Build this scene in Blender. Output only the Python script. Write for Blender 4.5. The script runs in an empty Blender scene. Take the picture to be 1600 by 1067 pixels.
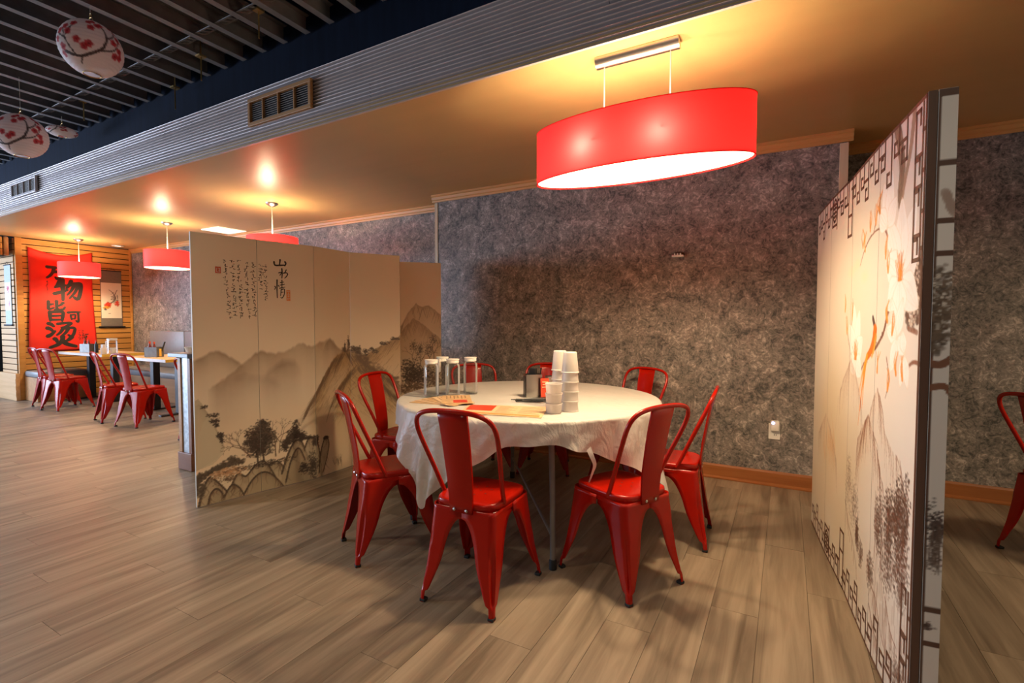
import bpy, bmesh, math, random
import numpy as np
from mathutils import Vector, Matrix

S = bpy.context.scene
COL = S.collection
PI = math.pi
R_ = math.radians

# ------------------------------------------------------------------ camera
cd = bpy.data.cameras.new('camera')
cam = bpy.data.objects.new('camera', cd)
COL.objects.link(cam)
cd.sensor_width = 36.0
cd.lens = 767.0 / 1600.0 * 36.0
cd.clip_start = 0.05
cam.location = (0, 0, 1.22)
cam.rotation_euler = (R_(90 - 2.283), 0, R_(29.21))
S.camera = cam

# ------------------------------------------------------------------ world, exposure
w = bpy.data.worlds.new('world')
S.world = w
w.use_nodes = True
w.node_tree.nodes['Background'].inputs[0].default_value = (0.55, 0.7, 1.0, 1)
w.node_tree.nodes['Background'].inputs[1].default_value = 0.6
S.view_settings.view_transform = 'Standard'
S.view_settings.look = 'None'
S.view_settings.gamma = 1
S.view_settings.use_curve_mapping = False
S.view_settings.exposure = 0.0
try:
    S.cycles.use_denoising = True
    S.cycles.max_bounces = 8
    S.cycles.diffuse_bounces = 4
    S.cycles.glossy_bounces = 4
    S.cycles.transmission_bounces = 8
    S.cycles.transparent_max_bounces = 8
    S.cycles.sample_clamp_indirect = 6.0
    S.cycles.caustics_reflective = False
    S.cycles.caustics_refractive = False
except Exception:
    pass

FX0_ = -13.0
def lamp_area(name, loc, rot, sx, sy, power, col):
    d = bpy.data.lights.new(name, 'AREA')
    d.shape = 'RECTANGLE'; d.size = sx; d.size_y = sy; d.energy = power; d.color = col
    o = bpy.data.objects.new(name, d); COL.objects.link(o)
    o.location = loc; o.rotation_euler = rot
    return o

# daylight from assumed, unseen windows at the hall's far left end and front wall
lamp_area('assumed_window_daylight', (FX0_ + 0.06, -1.2, 1.45), (0, R_(-90), 0), 2.1, 5.0, 680, (0.60, 0.75, 1.0))
lamp_area('assumed_window_daylight', (-10.6, -3.94, 1.5), (R_(90), 0, 0), 3.0, 2.0, 165, (0.62, 0.78, 1.0))
# added fill spots without known fixtures (out of view, above the foreground)
def lamp_spot(loc, power, col, size=124, blend=0.6):
    d = bpy.data.lights.new('added_fill_spot', 'SPOT'); d.energy = power; d.color = col
    d.spot_size = R_(size); d.spot_blend = blend; d.shadow_soft_size = 0.06
    o = bpy.data.objects.new('added_fill_spot', d); COL.objects.link(o); o.location = loc
for lx, ly, p in [(-0.8, 0.75, 38), (-2.7, 0.45, 48), (1.2, 0.6, 28), (-4.9, 0.2, 150), (-7.3, 0.2, 190)]:
    lamp_spot((lx, ly, 3.05), p, (1.0, 0.82, 0.60) if lx > -4 else (1.0, 0.90, 0.78))
lamp_area('added_fill_area', (-0.6, -2.6, 2.9), (R_(35), 0, 0), 0.6, 0.6, 15, (1.0, 0.85, 0.66))  # added weak fill from behind the camera, no known fixture there
# assumed unseen lamp, no fixture modelled, brightening the wall beyond the right screen
lamp_area('assumed_right_lamp', (2.35, 2.5, 1.95), (0, 0, 0), 0.9, 0.3, 42, (1.0, 0.74, 0.45))
BULB_BIG, DISC_BIG, DOWN_BIG = 20, 9.0, 64
BULB_SMALL, DISC_SMALL, DOWN_SMALL = 26, 12.0, 75
WARM = (1.0, 0.79, 0.50)
WARM_D = (1.0, 0.74, 0.45)

# ------------------------------------------------------------------ materials
def nt(name):
    m = bpy.data.materials.new(name); m.use_nodes = True
    n = m.node_tree
    return m, n.nodes, n.links, n.nodes['Principled BSDF']

def mat(name, col, rough=0.5, metal=0.0, var=0.06, scale=30.0, bump=0.0, coat=0.0, spec=0.5, stretch=None, trans=0.0):
    """principled material with a procedural noise tint, and optional relief"""
    m, N, L, B = nt(name)
    B.inputs['Roughness'].default_value = rough
    B.inputs['Metallic'].default_value = metal
    B.inputs['Coat Weight'].default_value = coat
    B.inputs['Specular IOR Level'].default_value = spec
    B.inputs['Transmission Weight'].default_value = trans
    tc = N.new('ShaderNodeTexCoord'); mp = N.new('ShaderNodeMapping')
    L.new(tc.outputs['Object'], mp.inputs[0])
    if stretch: mp.inputs['Scale'].default_value = stretch
    no = N.new('ShaderNodeTexNoise'); no.inputs['Scale'].default_value = scale; no.inputs['Detail'].default_value = 4
    L.new(mp.outputs[0], no.inputs['Vector'])
    cr = N.new('ShaderNodeValToRGB')
    cr.color_ramp.elements[0].position = 0.3; cr.color_ramp.elements[1].position = 0.7
    c = np.array(col)
    cr.color_ramp.elements[0].color = (*np.clip(c * (1 - var), 0, 1), 1)
    cr.color_ramp.elements[1].color = (*np.clip(c * (1 + var), 0, 1), 1)
    L.new(no.outputs[0], cr.inputs[0]); L.new(cr.outputs[0], B.inputs['Base Color'])
    if bump:
        bp = N.new('ShaderNodeBump'); bp.inputs['Strength'].default_value = bump; bp.inputs['Distance'].default_value = 0.01
        L.new(no.outputs[0], bp.inputs['Height']); L.new(bp.outputs[0], B.inputs['Normal'])
    return m

def m_wallpaper():
    m, N, L, B = nt('crumpled_plaster_wallpaper')
    tc = N.new('ShaderNodeTexCoord')
    n0 = N.new('ShaderNodeTexNoise'); n0.inputs['Scale'].default_value = 5; n0.inputs['Detail'].default_value = 5; n0.inputs['Distortion'].default_value = 1.6
    n1 = N.new('ShaderNodeTexNoise'); n1.inputs['Scale'].default_value = 17; n1.inputs['Detail'].default_value = 7; n1.inputs['Roughness'].default_value = 0.72; n1.inputs['Distortion'].default_value = 2.2
    n2 = N.new('ShaderNodeTexNoise'); n2.inputs['Scale'].default_value = 45; n2.inputs['Detail'].default_value = 3; n2.inputs['Distortion'].default_value = 1.0
    for n in (n0, n1, n2): L.new(tc.outputs['Object'], n.inputs['Vector'])
    a = N.new('ShaderNodeMath'); a.operation = 'MULTIPLY_ADD'; a.inputs[1].default_value = 0.55
    L.new(n1.outputs[0], a.inputs[0])
    b = N.new('ShaderNodeMath'); b.operation = 'MULTIPLY'; b.inputs[1].default_value = 0.28
    L.new(n0.outputs[0], b.inputs[0]); L.new(b.outputs[0], a.inputs[2])
    c = N.new('ShaderNodeMath'); c.operation = 'MULTIPLY_ADD'; c.inputs[1].default_value = 0.20
    L.new(n2.outputs[0], c.inputs[0]); L.new(a.outputs[0], c.inputs[2])
    cr = N.new('ShaderNodeValToRGB'); e = cr.color_ramp.elements
    e[0].position = 0.42; e[0].color = (0.050, 0.053, 0.050, 1)
    e[1].position = 0.62; e[1].color = (0.48, 0.42, 0.38, 1)
    k = e.new(0.50); k.color = (0.175, 0.158, 0.145, 1)
    k = e.new(0.56); k.color = (0.250, 0.226, 0.205, 1)
    L.new(c.outputs[0], cr.inputs[0]); L.new(cr.outputs[0], B.inputs['Base Color'])
    B.inputs['Roughness'].default_value = 0.55
    bp = N.new('ShaderNodeBump'); bp.inputs['Strength'].default_value = 0.35; bp.inputs['Distance'].default_value = 0.01
    L.new(c.outputs[0], bp.inputs['Height']); L.new(bp.outputs[0], B.inputs['Normal'])
    return m

def m_wood(name, c0, c1, rough=0.4, axis=1, scale=3.0, rnd=0.0, bump=0.05, coat=0.0):
    """grained wood; axis = grain direction"""
    m, N, L, B = nt(name)
    tc = N.new('ShaderNodeTexCoord'); mp = N.new('ShaderNodeMapping')
    sc = [14.0, 14.0, 14.0]; sc[axis] = 0.8
    mp.inputs['Scale'].default_value = sc
    oi = N.new('ShaderNodeObjectInfo')
    L.new(tc.outputs['Object'], mp.inputs['Vector'])
    if rnd:
        vm = N.new('ShaderNodeVectorMath'); vm.operation = 'SCALE'; vm.inputs[0].default_value = (37, 53, 11)
        L.new(oi.outputs['Random'], vm.inputs['Scale']); L.new(vm.outputs[0], mp.inputs['Location'])
    n1 = N.new('ShaderNodeTexNoise'); n1.inputs['Scale'].default_value = scale; n1.inputs['Detail'].default_value = 8; n1.inputs['Roughness'].default_value = 0.62; n1.inputs['Distortion'].default_value = 0.9
    L.new(mp.outputs[0], n1.inputs['Vector'])
    n2 = N.new('ShaderNodeTexNoise'); n2.inputs['Scale'].default_value = scale * 0.22; n2.inputs['Detail'].default_value = 3; n2.inputs['Distortion'].default_value = 2.0
    L.new(mp.outputs[0], n2.inputs['Vector'])
    a = N.new('ShaderNodeMath'); a.operation = 'MULTIPLY_ADD'; a.inputs[1].default_value = 0.5
    b = N.new('ShaderNodeMath'); b.operation = 'MULTIPLY'; b.inputs[1].default_value = 0.5
    L.new(n2.outputs[0], b.inputs[0]); L.new(n1.outputs[0], a.inputs[0]); L.new(b.outputs[0], a.inputs[2])
    cr = N.new('ShaderNodeValToRGB'); e = cr.color_ramp.elements
    e[0].position = 0.34; e[0].color = (*c0, 1); e[1].position = 0.64; e[1].color = (*c1, 1)
    L.new(a.outputs[0], cr.inputs[0])
    out = cr.outputs[0]
    if rnd:
        mr = N.new('ShaderNodeMapRange'); mr.inputs['To Min'].default_value = 1 - rnd; mr.inputs['To Max'].default_value = 1 + rnd
        L.new(oi.outputs['Random'], mr.inputs['Value'])
        hs = N.new('ShaderNodeHueSaturation'); L.new(mr.outputs[0], hs.inputs['Value']); L.new(out, hs.inputs['Color'])
        out = hs.outputs[0]
    L.new(out, B.inputs['Base Color'])
    B.inputs['Roughness'].default_value = rough; B.inputs['Coat Weight'].default_value = coat
    if bump:
        bp = N.new('ShaderNodeBump'); bp.inputs['Strength'].default_value = bump; bp.inputs['Distance'].default_value = 0.01
        L.new(a.outputs[0], bp.inputs['Height']); L.new(bp.outputs[0], B.inputs['Normal'])
    return m

def m_print(name, rough=0.5, transl=0.0):
    """flat print carried by the mesh's colour attribute, over a fine procedural weave"""
    m, N, L, B = nt(name)
    vc = N.new('ShaderNodeVertexColor'); vc.layer_name = 'print'
    L.new(vc.outputs[0], B.inputs['Base Color'])
    B.inputs['Roughness'].default_value = rough
    tc = N.new('ShaderNodeTexCoord'); no = N.new('ShaderNodeTexNoise'); no.inputs['Scale'].default_value = 400
    L.new(tc.outputs['Object'], no.inputs['Vector'])
    bp = N.new('ShaderNodeBump'); bp.inputs['Strength'].default_value = 0.05; bp.inputs['Distance'].default_value = 0.002
    L.new(no.outputs[0], bp.inputs['Height']); L.new(bp.outputs[0], B.inputs['Normal'])
    if transl:
        t = N.new('ShaderNodeBsdfTranslucent'); mx = N.new('ShaderNodeMixShader'); mx.inputs[0].default_value = transl
        L.new(vc.outputs[0], t.inputs[0]); L.new(B.outputs[0], mx.inputs[1]); L.new(t.outputs[0], mx.inputs[2])
        L.new(mx.outputs[0], N['Material Output'].inputs[0])
    return m

def m_transl(name, col, tcol, fac, rough=0.6):
    m, N, L, B = nt(name)
    tc = N.new('ShaderNodeTexCoord'); no = N.new('ShaderNodeTexNoise'); no.inputs['Scale'].default_value = 180
    L.new(tc.outputs['Object'], no.inputs['Vector'])
    hs = N.new('ShaderNodeMix'); hs.data_type = 'RGBA'; hs.inputs[6].default_value = (*col, 1); hs.inputs[7].default_value = (*[min(1, c * 1.12) for c in col], 1)
    L.new(no.outputs[0], hs.inputs[0]); L.new(hs.outputs[2], B.inputs['Base Color'])
    B.inputs['Roughness'].default_value = rough
    t = N.new('ShaderNodeBsdfTranslucent'); t.inputs[0].default_value = (*tcol, 1)
    mx = N.new('ShaderNodeMixShader'); mx.inputs[0].default_value = fac
    L.new(B.outputs[0], mx.inputs[1]); L.new(t.outputs[0], mx.inputs[2]); L.new(mx.outputs[0], N['Material Output'].inputs[0])
    return m

def m_emit(name, col, strength):
    m, N, L, B = nt(name)
    B.inputs['Base Color'].default_value = (0.8, 0.78, 0.74, 1)
    B.inputs['Emission Color'].default_value = (*col, 1)
    B.inputs['Emission Strength'].default_value = strength
    return m

def m_diffuser(name, col, strength, clear):
    """lit frosted diffuser that also passes the bulbs' own light"""
    m = m_emit(name, col, strength); n = m.node_tree; L = n.links
    t = n.nodes.new('ShaderNodeBsdfTransparent'); t.inputs[0].default_value = (1.0, 0.95, 0.86, 1)
    mx = n.nodes.new('ShaderNodeMixShader'); mx.inputs[0].default_value = clear
    L.new(n.nodes['Principled BSDF'].outputs[0], mx.inputs[1]); L.new(t.outputs[0], mx.inputs[2]); L.new(mx.outputs[0], n.nodes['Material Output'].inputs[0])
    return m

def m_glass(name):
    """thin clear glass: passes light, mirrors at grazing angles"""
    m, N, L, B = nt(name)
    t = N.new('ShaderNodeBsdfTransparent'); t.inputs[0].default_value = (0.95, 0.955, 0.95, 1)
    g = N.new('ShaderNodeBsdfGlossy'); g.inputs['Roughness'].default_value = 0.05; g.inputs['Color'].default_value = (1, 1, 1, 1)
    df = N.new('ShaderNodeBsdfTranslucent'); df.inputs['Color'].default_value = (0.9, 0.9, 0.88, 1); gm = N.new('ShaderNodeMixShader'); gm.inputs[0].default_value = 0.55  # white scatter mixed in, painting bright rims onto the glass
    L.new(g.outputs[0], gm.inputs[1]); L.new(df.outputs[0], gm.inputs[2])
    lw = N.new('ShaderNodeLayerWeight'); lw.inputs['Blend'].default_value = 0.22
    no = N.new('ShaderNodeTexNoise'); no.inputs['Scale'].default_value = 14
    bp = N.new('ShaderNodeBump'); bp.inputs['Strength'].default_value = 0.03; L.new(no.outputs[0], bp.inputs['Height'])
    L.new(bp.outputs[0], g.inputs['Normal'])
    mx = N.new('ShaderNodeMixShader'); L.new(lw.outputs['Fresnel'], mx.inputs[0]); L.new(t.outputs[0], mx.inputs[1]); L.new(gm.outputs[0], mx.inputs[2])
    L.new(mx.outputs[0], N['Material Output'].inputs[0])
    return m

M = dict(
    wall=m_wallpaper(),
    floor=m_wood('grey_oak_vinyl', (0.140, 0.103, 0.070), (0.345, 0.270, 0.195), rough=0.42, axis=1, scale=1.7, rnd=0.045, bump=0.03),
    subfloor=mat('plank_joint', (0.06, 0.045, 0.035), 0.8),
    ceil=mat('ochre_ceiling_paint', (0.52, 0.34, 0.15), 0.36, spec=0.32, var=0.03, scale=3, stretch=(0.25, 2, 1), bump=0.02),
    slat=m_wood('tan_slat_board', (0.50, 0.235, 0.050), (0.64, 0.34, 0.09), rough=0.5, axis=1, scale=2.0, rnd=0.05),
    slat_x=m_wood('daylit_slat_board', (0.50, 0.30, 0.14), (0.62, 0.40, 0.21), rough=0.5, axis=0, scale=2.0, rnd=0.04),  # paler copy of the slat wood: daylight on the jamb put into colour
    groove=mat('slat_groove', (0.06, 0.03, 0.012), 0.8),
    crown=m_wood('crown_wood', (0.50, 0.24, 0.07), (0.62, 0.33, 0.11), rough=0.45, axis=0, scale=2.0),
    base=m_wood('stained_baseboard', (0.26, 0.085, 0.022), (0.36, 0.135, 0.040), rough=0.4, axis=0, scale=2.0),
    pale=m_wood('pale_corner_strip', (0.56, 0.46, 0.31), (0.66, 0.55, 0.38), rough=0.4, axis=2, scale=2.0),
    navy=mat('navy_paint', (0.005, 0.010, 0.026), 0.8, spec=0.1, var=0.25, scale=4, stretch=(4, 1, 0.5)),
    black=mat('black_ceiling', (0.006, 0.006, 0.007), 0.8),
    joist=mat('dull_steel_joist', (0.20, 0.20, 0.21), 0.5, 0.3, var=0.15, scale=12),
    corr=mat('corrugated_steel', (0.56, 0.50, 0.50), 0.38, 0.35, var=0.05, scale=6),
    vent=m_wood('vent_wood', (0.40, 0.20, 0.08), (0.50, 0.27, 0.11), rough=0.5, axis=0, scale=3.0),
    vent_dark=mat('vent_inside', (0.015, 0.012, 0.010), 0.8),
    vent_slat=mat('vent_fin', (0.20, 0.15, 0.12), 0.6),
    red=mat('red_enamel', (0.36, 0.0065, 0.0008), 0.24, 0.0, var=0.05, scale=8, spec=0.36, coat=0.0),
    rubber=mat('black_rubber', (0.012, 0.012, 0.012), 0.7),
    hole=mat('drain_hole_dark', (0.05, 0.004, 0.003), 0.8),
    cloth=None, steel=mat('brushed_steel', (0.62, 0.60, 0.57), 0.28, 1.0, var=0.04, scale=60, stretch=(1, 20, 20)),
    chrome=mat('polished_steel', (0.46, 0.44, 0.41), 0.27, 1.0, var=0.02),
    dull=mat('dull_caddy_steel', (0.17, 0.16, 0.15), 0.42, 0.6, var=0.15, scale=25),
    grey_leg=mat('grey_table_leg', (0.20, 0.19, 0.185), 0.45, 0.3),
    table_under=mat('table_board', (0.35, 0.33, 0.30), 0.6),
    shade=m_transl('red_shade_fabric', (0.60, 0.004, 0.014), (0.72, 0.016, 0.018), 0.5),
    disc_big=m_diffuser('lit_diffuser', WARM_D, DISC_BIG, 0.55),
    disc_small=m_diffuser('lit_diffuser_small', WARM_D, DISC_SMALL, 0.5),
    cord=mat('white_cord', (0.75, 0.72, 0.66), 0.5),
    white=mat('white_plastic', (0.78, 0.76, 0.72), 0.4, var=0.02),
    black_pl=mat('black_plastic', (0.012, 0.012, 0.013), 0.35),
    glass=m_glass('clear_glass'),
    cup=m_transl('frosted_cup_plastic', (0.84, 0.80, 0.76), (0.90, 0.86, 0.81), 0.45, 0.35),
    frame=mat('cream_canvas_edge', (0.62, 0.57, 0.49), 0.6, var=0.03),
    brownframe=m_wood('brown_lattice_frame', (0.085, 0.042, 0.026), (0.125, 0.066, 0.042), rough=0.5, axis=2, scale=2.0),
    ink=mat('black_ink', (0.020, 0.014, 0.011), 0.7),
    brown_ink=mat('brown_print', (0.13, 0.058, 0.034), 0.6),
    seal=mat('red_seal_ink', (0.55, 0.07, 0.02), 0.6),
    orange_seal=mat('orange_seal_ink', (0.72, 0.24, 0.06), 0.6),
    print=m_print('printed_canvas'),
    paper_lantern=m_print('printed_lantern_paper', 0.7, 0.35),
    banner=mat('red_banner_cloth', (0.72, 0.020, 0.008), 0.75, var=0.05, scale=5, bump=0.03),
    scroll_cloth=mat('grey_silk', (0.17, 0.15, 0.13), 0.7),
    scroll_blue=mat('pale_blue_silk', (0.42, 0.48, 0.52), 0.7),
    bench=mat('grey_vinyl', (0.18, 0.185, 0.20), 0.42, var=0.06, scale=20, bump=0.03),
    bench_wood=m_wood('bench_wood', (0.38, 0.19, 0.075), (0.50, 0.27, 0.115), rough=0.45, axis=0, scale=2.0),
    tabletop=m_wood('light_tabletop', (0.52, 0.33, 0.16), (0.68, 0.46, 0.25), rough=0.35, axis=0, scale=2.0),
    tableedge=mat('white_table_edge', (0.66, 0.62, 0.58), 0.4),
    iron=mat('black_iron', (0.012, 0.013, 0.018), 0.45),
    galv=mat('galvanised_sheet', (0.40, 0.44, 0.48), 0.4, 0.7, var=0.25, scale=40),
    capmat=mat('slate_cap', (0.09, 0.11, 0.14), 0.3, var=0.1),
    plinth=m_wood('brown_plinth', (0.16, 0.055, 0.022), (0.24, 0.09, 0.035), rough=0.4, axis=0, scale=2.0),
    plaster=mat('hall_wall_paint', (0.40, 0.34, 0.27), 0.7, bump=0.03),
    hallceil=mat('dark_hall', (0.02, 0.02, 0.022), 0.8),
    menu=mat('menu_paper', (0.74, 0.52, 0.30), 0.35, var=0.1, scale=25),
    menu2=mat('menu_paper_tan', (0.66, 0.42, 0.20), 0.35, var=0.22, scale=30),
    menu_red=mat('menu_red', (0.60, 0.055, 0.02), 0.4, var=0.1),
    menu_text=mat('menu_text_print', (0.36, 0.20, 0.10), 0.5),
    sauce=mat('dark_red_sauce', (0.16, 0.02, 0.01), 0.3),
    yellow=mat('yellow_label', (0.70, 0.42, 0.05), 0.5),
    panel_light=m_emit('lit_ceiling_panel', (1.0, 0.86, 0.66), 1.2),
    led=m_emit('blue_led', (0.35, 0.45, 1.0), 6.0),
    gold=mat('gold_wire', (0.55, 0.38, 0.14), 0.35, 1.0),
    copper=mat('dark_copper', (0.12, 0.035, 0.018), 0.5, 0.4),
)
def m_cloth():
    m, N, L, B = nt('white_plastic_tablecloth')
    B.inputs['Base Color'].default_value = (0.76, 0.73, 0.69, 1); B.inputs['Roughness'].default_value = 0.38
    tc = N.new('ShaderNodeTexCoord')
    n1 = N.new('ShaderNodeTexNoise'); n1.inputs['Scale'].default_value = 9; n1.inputs['Detail'].default_value = 5; n1.inputs['Distortion'].default_value = 1.2
    L.new(tc.outputs['Object'], n1.inputs['Vector'])
    cr = N.new('ShaderNodeValToRGB'); cr.color_ramp.elements[0].color = (0.70, 0.67, 0.63, 1); cr.color_ramp.elements[1].color = (0.82, 0.79, 0.75, 1)
    L.new(n1.outputs[0], cr.inputs[0]); L.new(cr.outputs[0], B.inputs['Base Color'])
    mp = N.new('ShaderNodeMapping'); mp.inputs['Rotation'].default_value = (0, 0, 0.58); mp.inputs['Scale'].default_value = (1.0, 3.2, 1.0); L.new(tc.outputs['Object'], mp.inputs[0])
    n2 = N.new('ShaderNodeTexNoise'); n2.inputs['Scale'].default_value = 5; n2.inputs['Detail'].default_value = 6; n2.inputs['Distortion'].default_value = 2.0; L.new(mp.outputs[0], n2.inputs['Vector'])
    vo = N.new('ShaderNodeTexVoronoi'); vo.feature = 'DISTANCE_TO_EDGE'; vo.inputs['Scale'].default_value = 5.5; L.new(tc.outputs['Object'], vo.inputs['Vector'])
    vm = N.new('ShaderNodeMapRange'); vm.inputs['From Max'].default_value = 0.05; L.new(vo.outputs['Distance'], vm.inputs['Value'])
    ad = N.new('ShaderNodeMath'); ad.operation = 'MULTIPLY_ADD'; ad.inputs[1].default_value = 1.6; L.new(n2.outputs[0], ad.inputs[0]); L.new(n1.outputs[0], ad.inputs[2])
    a2 = N.new('ShaderNodeMath'); a2.operation = 'MULTIPLY_ADD'; a2.inputs[1].default_value = 0.10; L.new(vm.outputs[0], a2.inputs[0]); L.new(ad.outputs[0], a2.inputs[2])
    bp = N.new('ShaderNodeBump'); bp.inputs['Strength'].default_value = 0.5; bp.inputs['Distance'].default_value = 0.015
    L.new(a2.outputs[0], bp.inputs['Height']); L.new(bp.outputs[0], B.inputs['Normal'])
    t = N.new('ShaderNodeBsdfTranslucent'); t.inputs[0].default_value = (0.8, 0.74, 0.68, 1)
    mx = N.new('ShaderNodeMixShader'); mx.inputs[0].default_value = 0.22
    L.new(B.outputs[0], mx.inputs[1]); L.new(t.outputs[0], mx.inputs[2]); L.new(mx.outputs[0], N['Material Output'].inputs[0])
    return m
M['cloth'] = m_cloth()

# ------------------------------------------------------------------ object helpers
def tag(o, label=None, cat=None, group=None, kind=None):
    if label: o['label'] = label
    if cat: o['category'] = cat
    if group: o['group'] = group
    if kind: o['kind'] = kind
    return o

def thing(name, label, cat, loc=(0, 0, 0), rz=0.0, group=None):
    o = bpy.data.objects.new(name, None); COL.objects.link(o)
    o.empty_display_size = 0.1
    o.location = loc; o.rotation_euler = (0, 0, rz)
    return tag(o, label, cat, group)

def catmull(P, n=6):
    P = [Vector(p) for p in P]; out = []
    for i in range(len(P) - 1):
        p0 = P[max(0, i - 1)]; p1 = P[i]; p2 = P[i + 1]; p3 = P[min(len(P) - 1, i + 2)]
        for k in range(n):
            t = k / n
            out.append(0.5 * ((2 * p1) + (p2 - p0) * t + (2 * p0 - 5 * p1 + 4 * p2 - p3) * t * t + (3 * p1 - p0 - 3 * p2 + p3) * t ** 3))
    out.append(P[-1])
    return out

class MB:
    def __init__(s): s.v = []; s.f = []
    def add(s, vs, fs):
        b = len(s.v); s.v += [tuple(v) for v in vs]; s.f += [tuple(i + b for i in f) for f in fs]; return s
    def box(s, c, d, bev=0.0, rot=None):
        """box by centre and full size, chamfered edges when bev > 0"""
        hx, hy, hz = d[0] / 2, d[1] / 2, d[2] / 2
        if bev <= 0:
            vs = [(x, y, z) for z in (-hz, hz) for y in (-hy, hy) for x in (-hx, hx)]
            fs = [(0, 2, 3, 1), (4, 5, 7, 6), (0, 1, 5, 4), (2, 6, 7, 3), (0, 4, 6, 2), (1, 3, 7, 5)]
        else:
            bm = bmesh.new(); bmesh.ops.create_cube(bm, size=1)
            for v in bm.verts: v.co = Vector((v.co.x * d[0], v.co.y * d[1], v.co.z * d[2]))
            bmesh.ops.bevel(bm, geom=bm.edges[:], offset=bev, segments=2, affect='EDGES', profile=0.5)
            bm.verts.index_update()
            vs = [v.co.copy() for v in bm.verts]; fs = [tuple(v.index for v in f.verts) for f in bm.faces]
            bm.free()
        c = Vector(c)
        if rot is not None:
            Mx = rot if isinstance(rot, Matrix) else Matrix.Rotation(rot, 3, 'Z')
            vs = [Mx @ Vector(v) + c for v in vs]
        else: vs = [Vector(v) + c for v in vs]
        return s.add(vs, fs)
    def tube(s, P, r, n=8, cap=True):
        P = [Vector(p) for p in P]; k = len(P)
        rr = r if isinstance(r, (list, tuple)) else [r] * k
        vs = []; fs = []
        t0 = (P[1] - P[0]).normalized()
        up = Vector((0, 0, 1)) if abs(t0.z) < 0.9 else Vector((1, 0, 0))
        a = t0.cross(up).normalized()
        for i in range(k):
            t = (P[min(i + 1, k - 1)] - P[max(i - 1, 0)]).normalized()
            a = (a - t * a.dot(t)).normalized(); b = t.cross(a)
            for j in range(n):
                q = 2 * PI * j / n
                vs.append(P[i] + (a * math.cos(q) + b * math.sin(q)) * rr[i])
        for i in range(k - 1):
            for j in range(n):
                fs.append((i * n + j, i * n + (j + 1) % n, (i + 1) * n + (j + 1) % n, (i + 1) * n + j))
        if cap: fs += [tuple(range(n - 1, -1, -1)), tuple((k - 1) * n + j for j in range(n))]
        return s.add(vs, fs)
    def lathe(s, prof, n=32, c=(0, 0, 0), sx=1.0, sy=1.0, close=True):
        """prof: list of (r, z)"""
        vs = []; fs = []; k = len(prof)
        for r, z in prof:
            for j in range(n):
                q = 2 * PI * j / n
                vs.append((c[0] + r * sx * math.cos(q), c[1] + r * sy * math.sin(q), c[2] + z))
        for i in range(k - 1):
            for j in range(n): fs.append((i * n + j, i * n + (j + 1) % n, (i + 1) * n + (j + 1) % n, (i + 1) * n + j))
        if close:
            if prof[0][0] > 1e-6: fs.append(tuple(range(n - 1, -1, -1)))
            if prof[-1][0] > 1e-6: fs.append(tuple((k - 1) * n + j for j in range(n)))
        return s.add(vs, fs)
    def grid(s, rows):
        """rows: list of equally long lists of points"""
        h = len(rows); wd = len(rows[0]); vs = [p for r in rows for p in r]
        fs = [(i * wd + j, i * wd + j + 1, (i + 1) * wd + j + 1, (i + 1) * wd + j) for i in range(h - 1) for j in range(wd - 1)]
        return s.add(vs, fs)
    def build(s, name, m, parent=None, smooth=None, recalc=True, kind=None, label=None, loc=None):
        me = bpy.data.meshes.new(name); me.from_pydata(s.v, [], s.f)
        if recalc:
            bm = bmesh.new(); bm.from_mesh(me); bmesh.ops.recalc_face_normals(bm, faces=bm.faces[:]); bm.to_mesh(me); bm.free()
        if smooth:
            me.shade_smooth(); me.set_sharp_from_angle(angle=R_(smooth))
        me.materials.append(m); me.update()
        o = bpy.data.objects.new(name, me); COL.objects.link(o)
        if parent: o.parent = parent
        if loc: o.location = loc
        if kind: o['kind'] = kind
        if label: o['label'] = label
        return o

def copy_obj(o, parent=None):
    c = o.copy(); COL.objects.link(c)
    if parent is not None: c.parent = parent
    for ch in list(o.children): copy_obj(ch, c)
    return c

def struct(name, mb, m, parent=None, smooth=None):
    o = mb.build(name, m, parent, smooth)
    if parent is None: o['kind'] = 'structure'
    return o

def solidify(o, t, off=-1):
    md = o.modifiers.new('thickness', 'SOLIDIFY'); md.thickness = t; md.offset = off
    return o

def ribbon(mb, pts, wid, mapf, n=5):
    """flat brush stroke: pts in the sheet's own 2-D units, wid = width or list, mapf(x, y) -> 3-D point"""
    P = [Vector((p[0], p[1], 0)) for p in pts]
    k = len(P); ws = wid if isinstance(wid, (list, tuple)) else [wid] * k
    Q = catmull(P, n) if k > 2 else [P[0].lerp(P[-1], i / 4) for i in range(5)]
    m_ = len(Q); vs = []
    W = [float(np.interp(i / (m_ - 1) * (k - 1), range(k), ws)) for i in range(m_)]
    t0 = (Q[1] - Q[0]).normalized(); t1 = (Q[-1] - Q[-2]).normalized()
    Q = [Q[0] - t0 * W[0] * 0.4] + Q + [Q[-1] + t1 * W[-1] * 0.4]
    W = [W[0] * 0.5] + W + [W[-1] * 0.45]
    for i in range(len(Q)):
        t = (Q[min(i + 1, len(Q) - 1)] - Q[max(i - 1, 0)]).normalized(); nrm = Vector((-t.y, t.x, 0))
        for sg in (1, -1):
            q = Q[i] + nrm * (sg * W[i] / 2); vs.append(mapf(q.x, q.y))
    mb.add(vs, [(2 * i, 2 * i + 1, 2 * i + 3, 2 * i + 2) for i in range(len(Q) - 1)])

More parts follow.
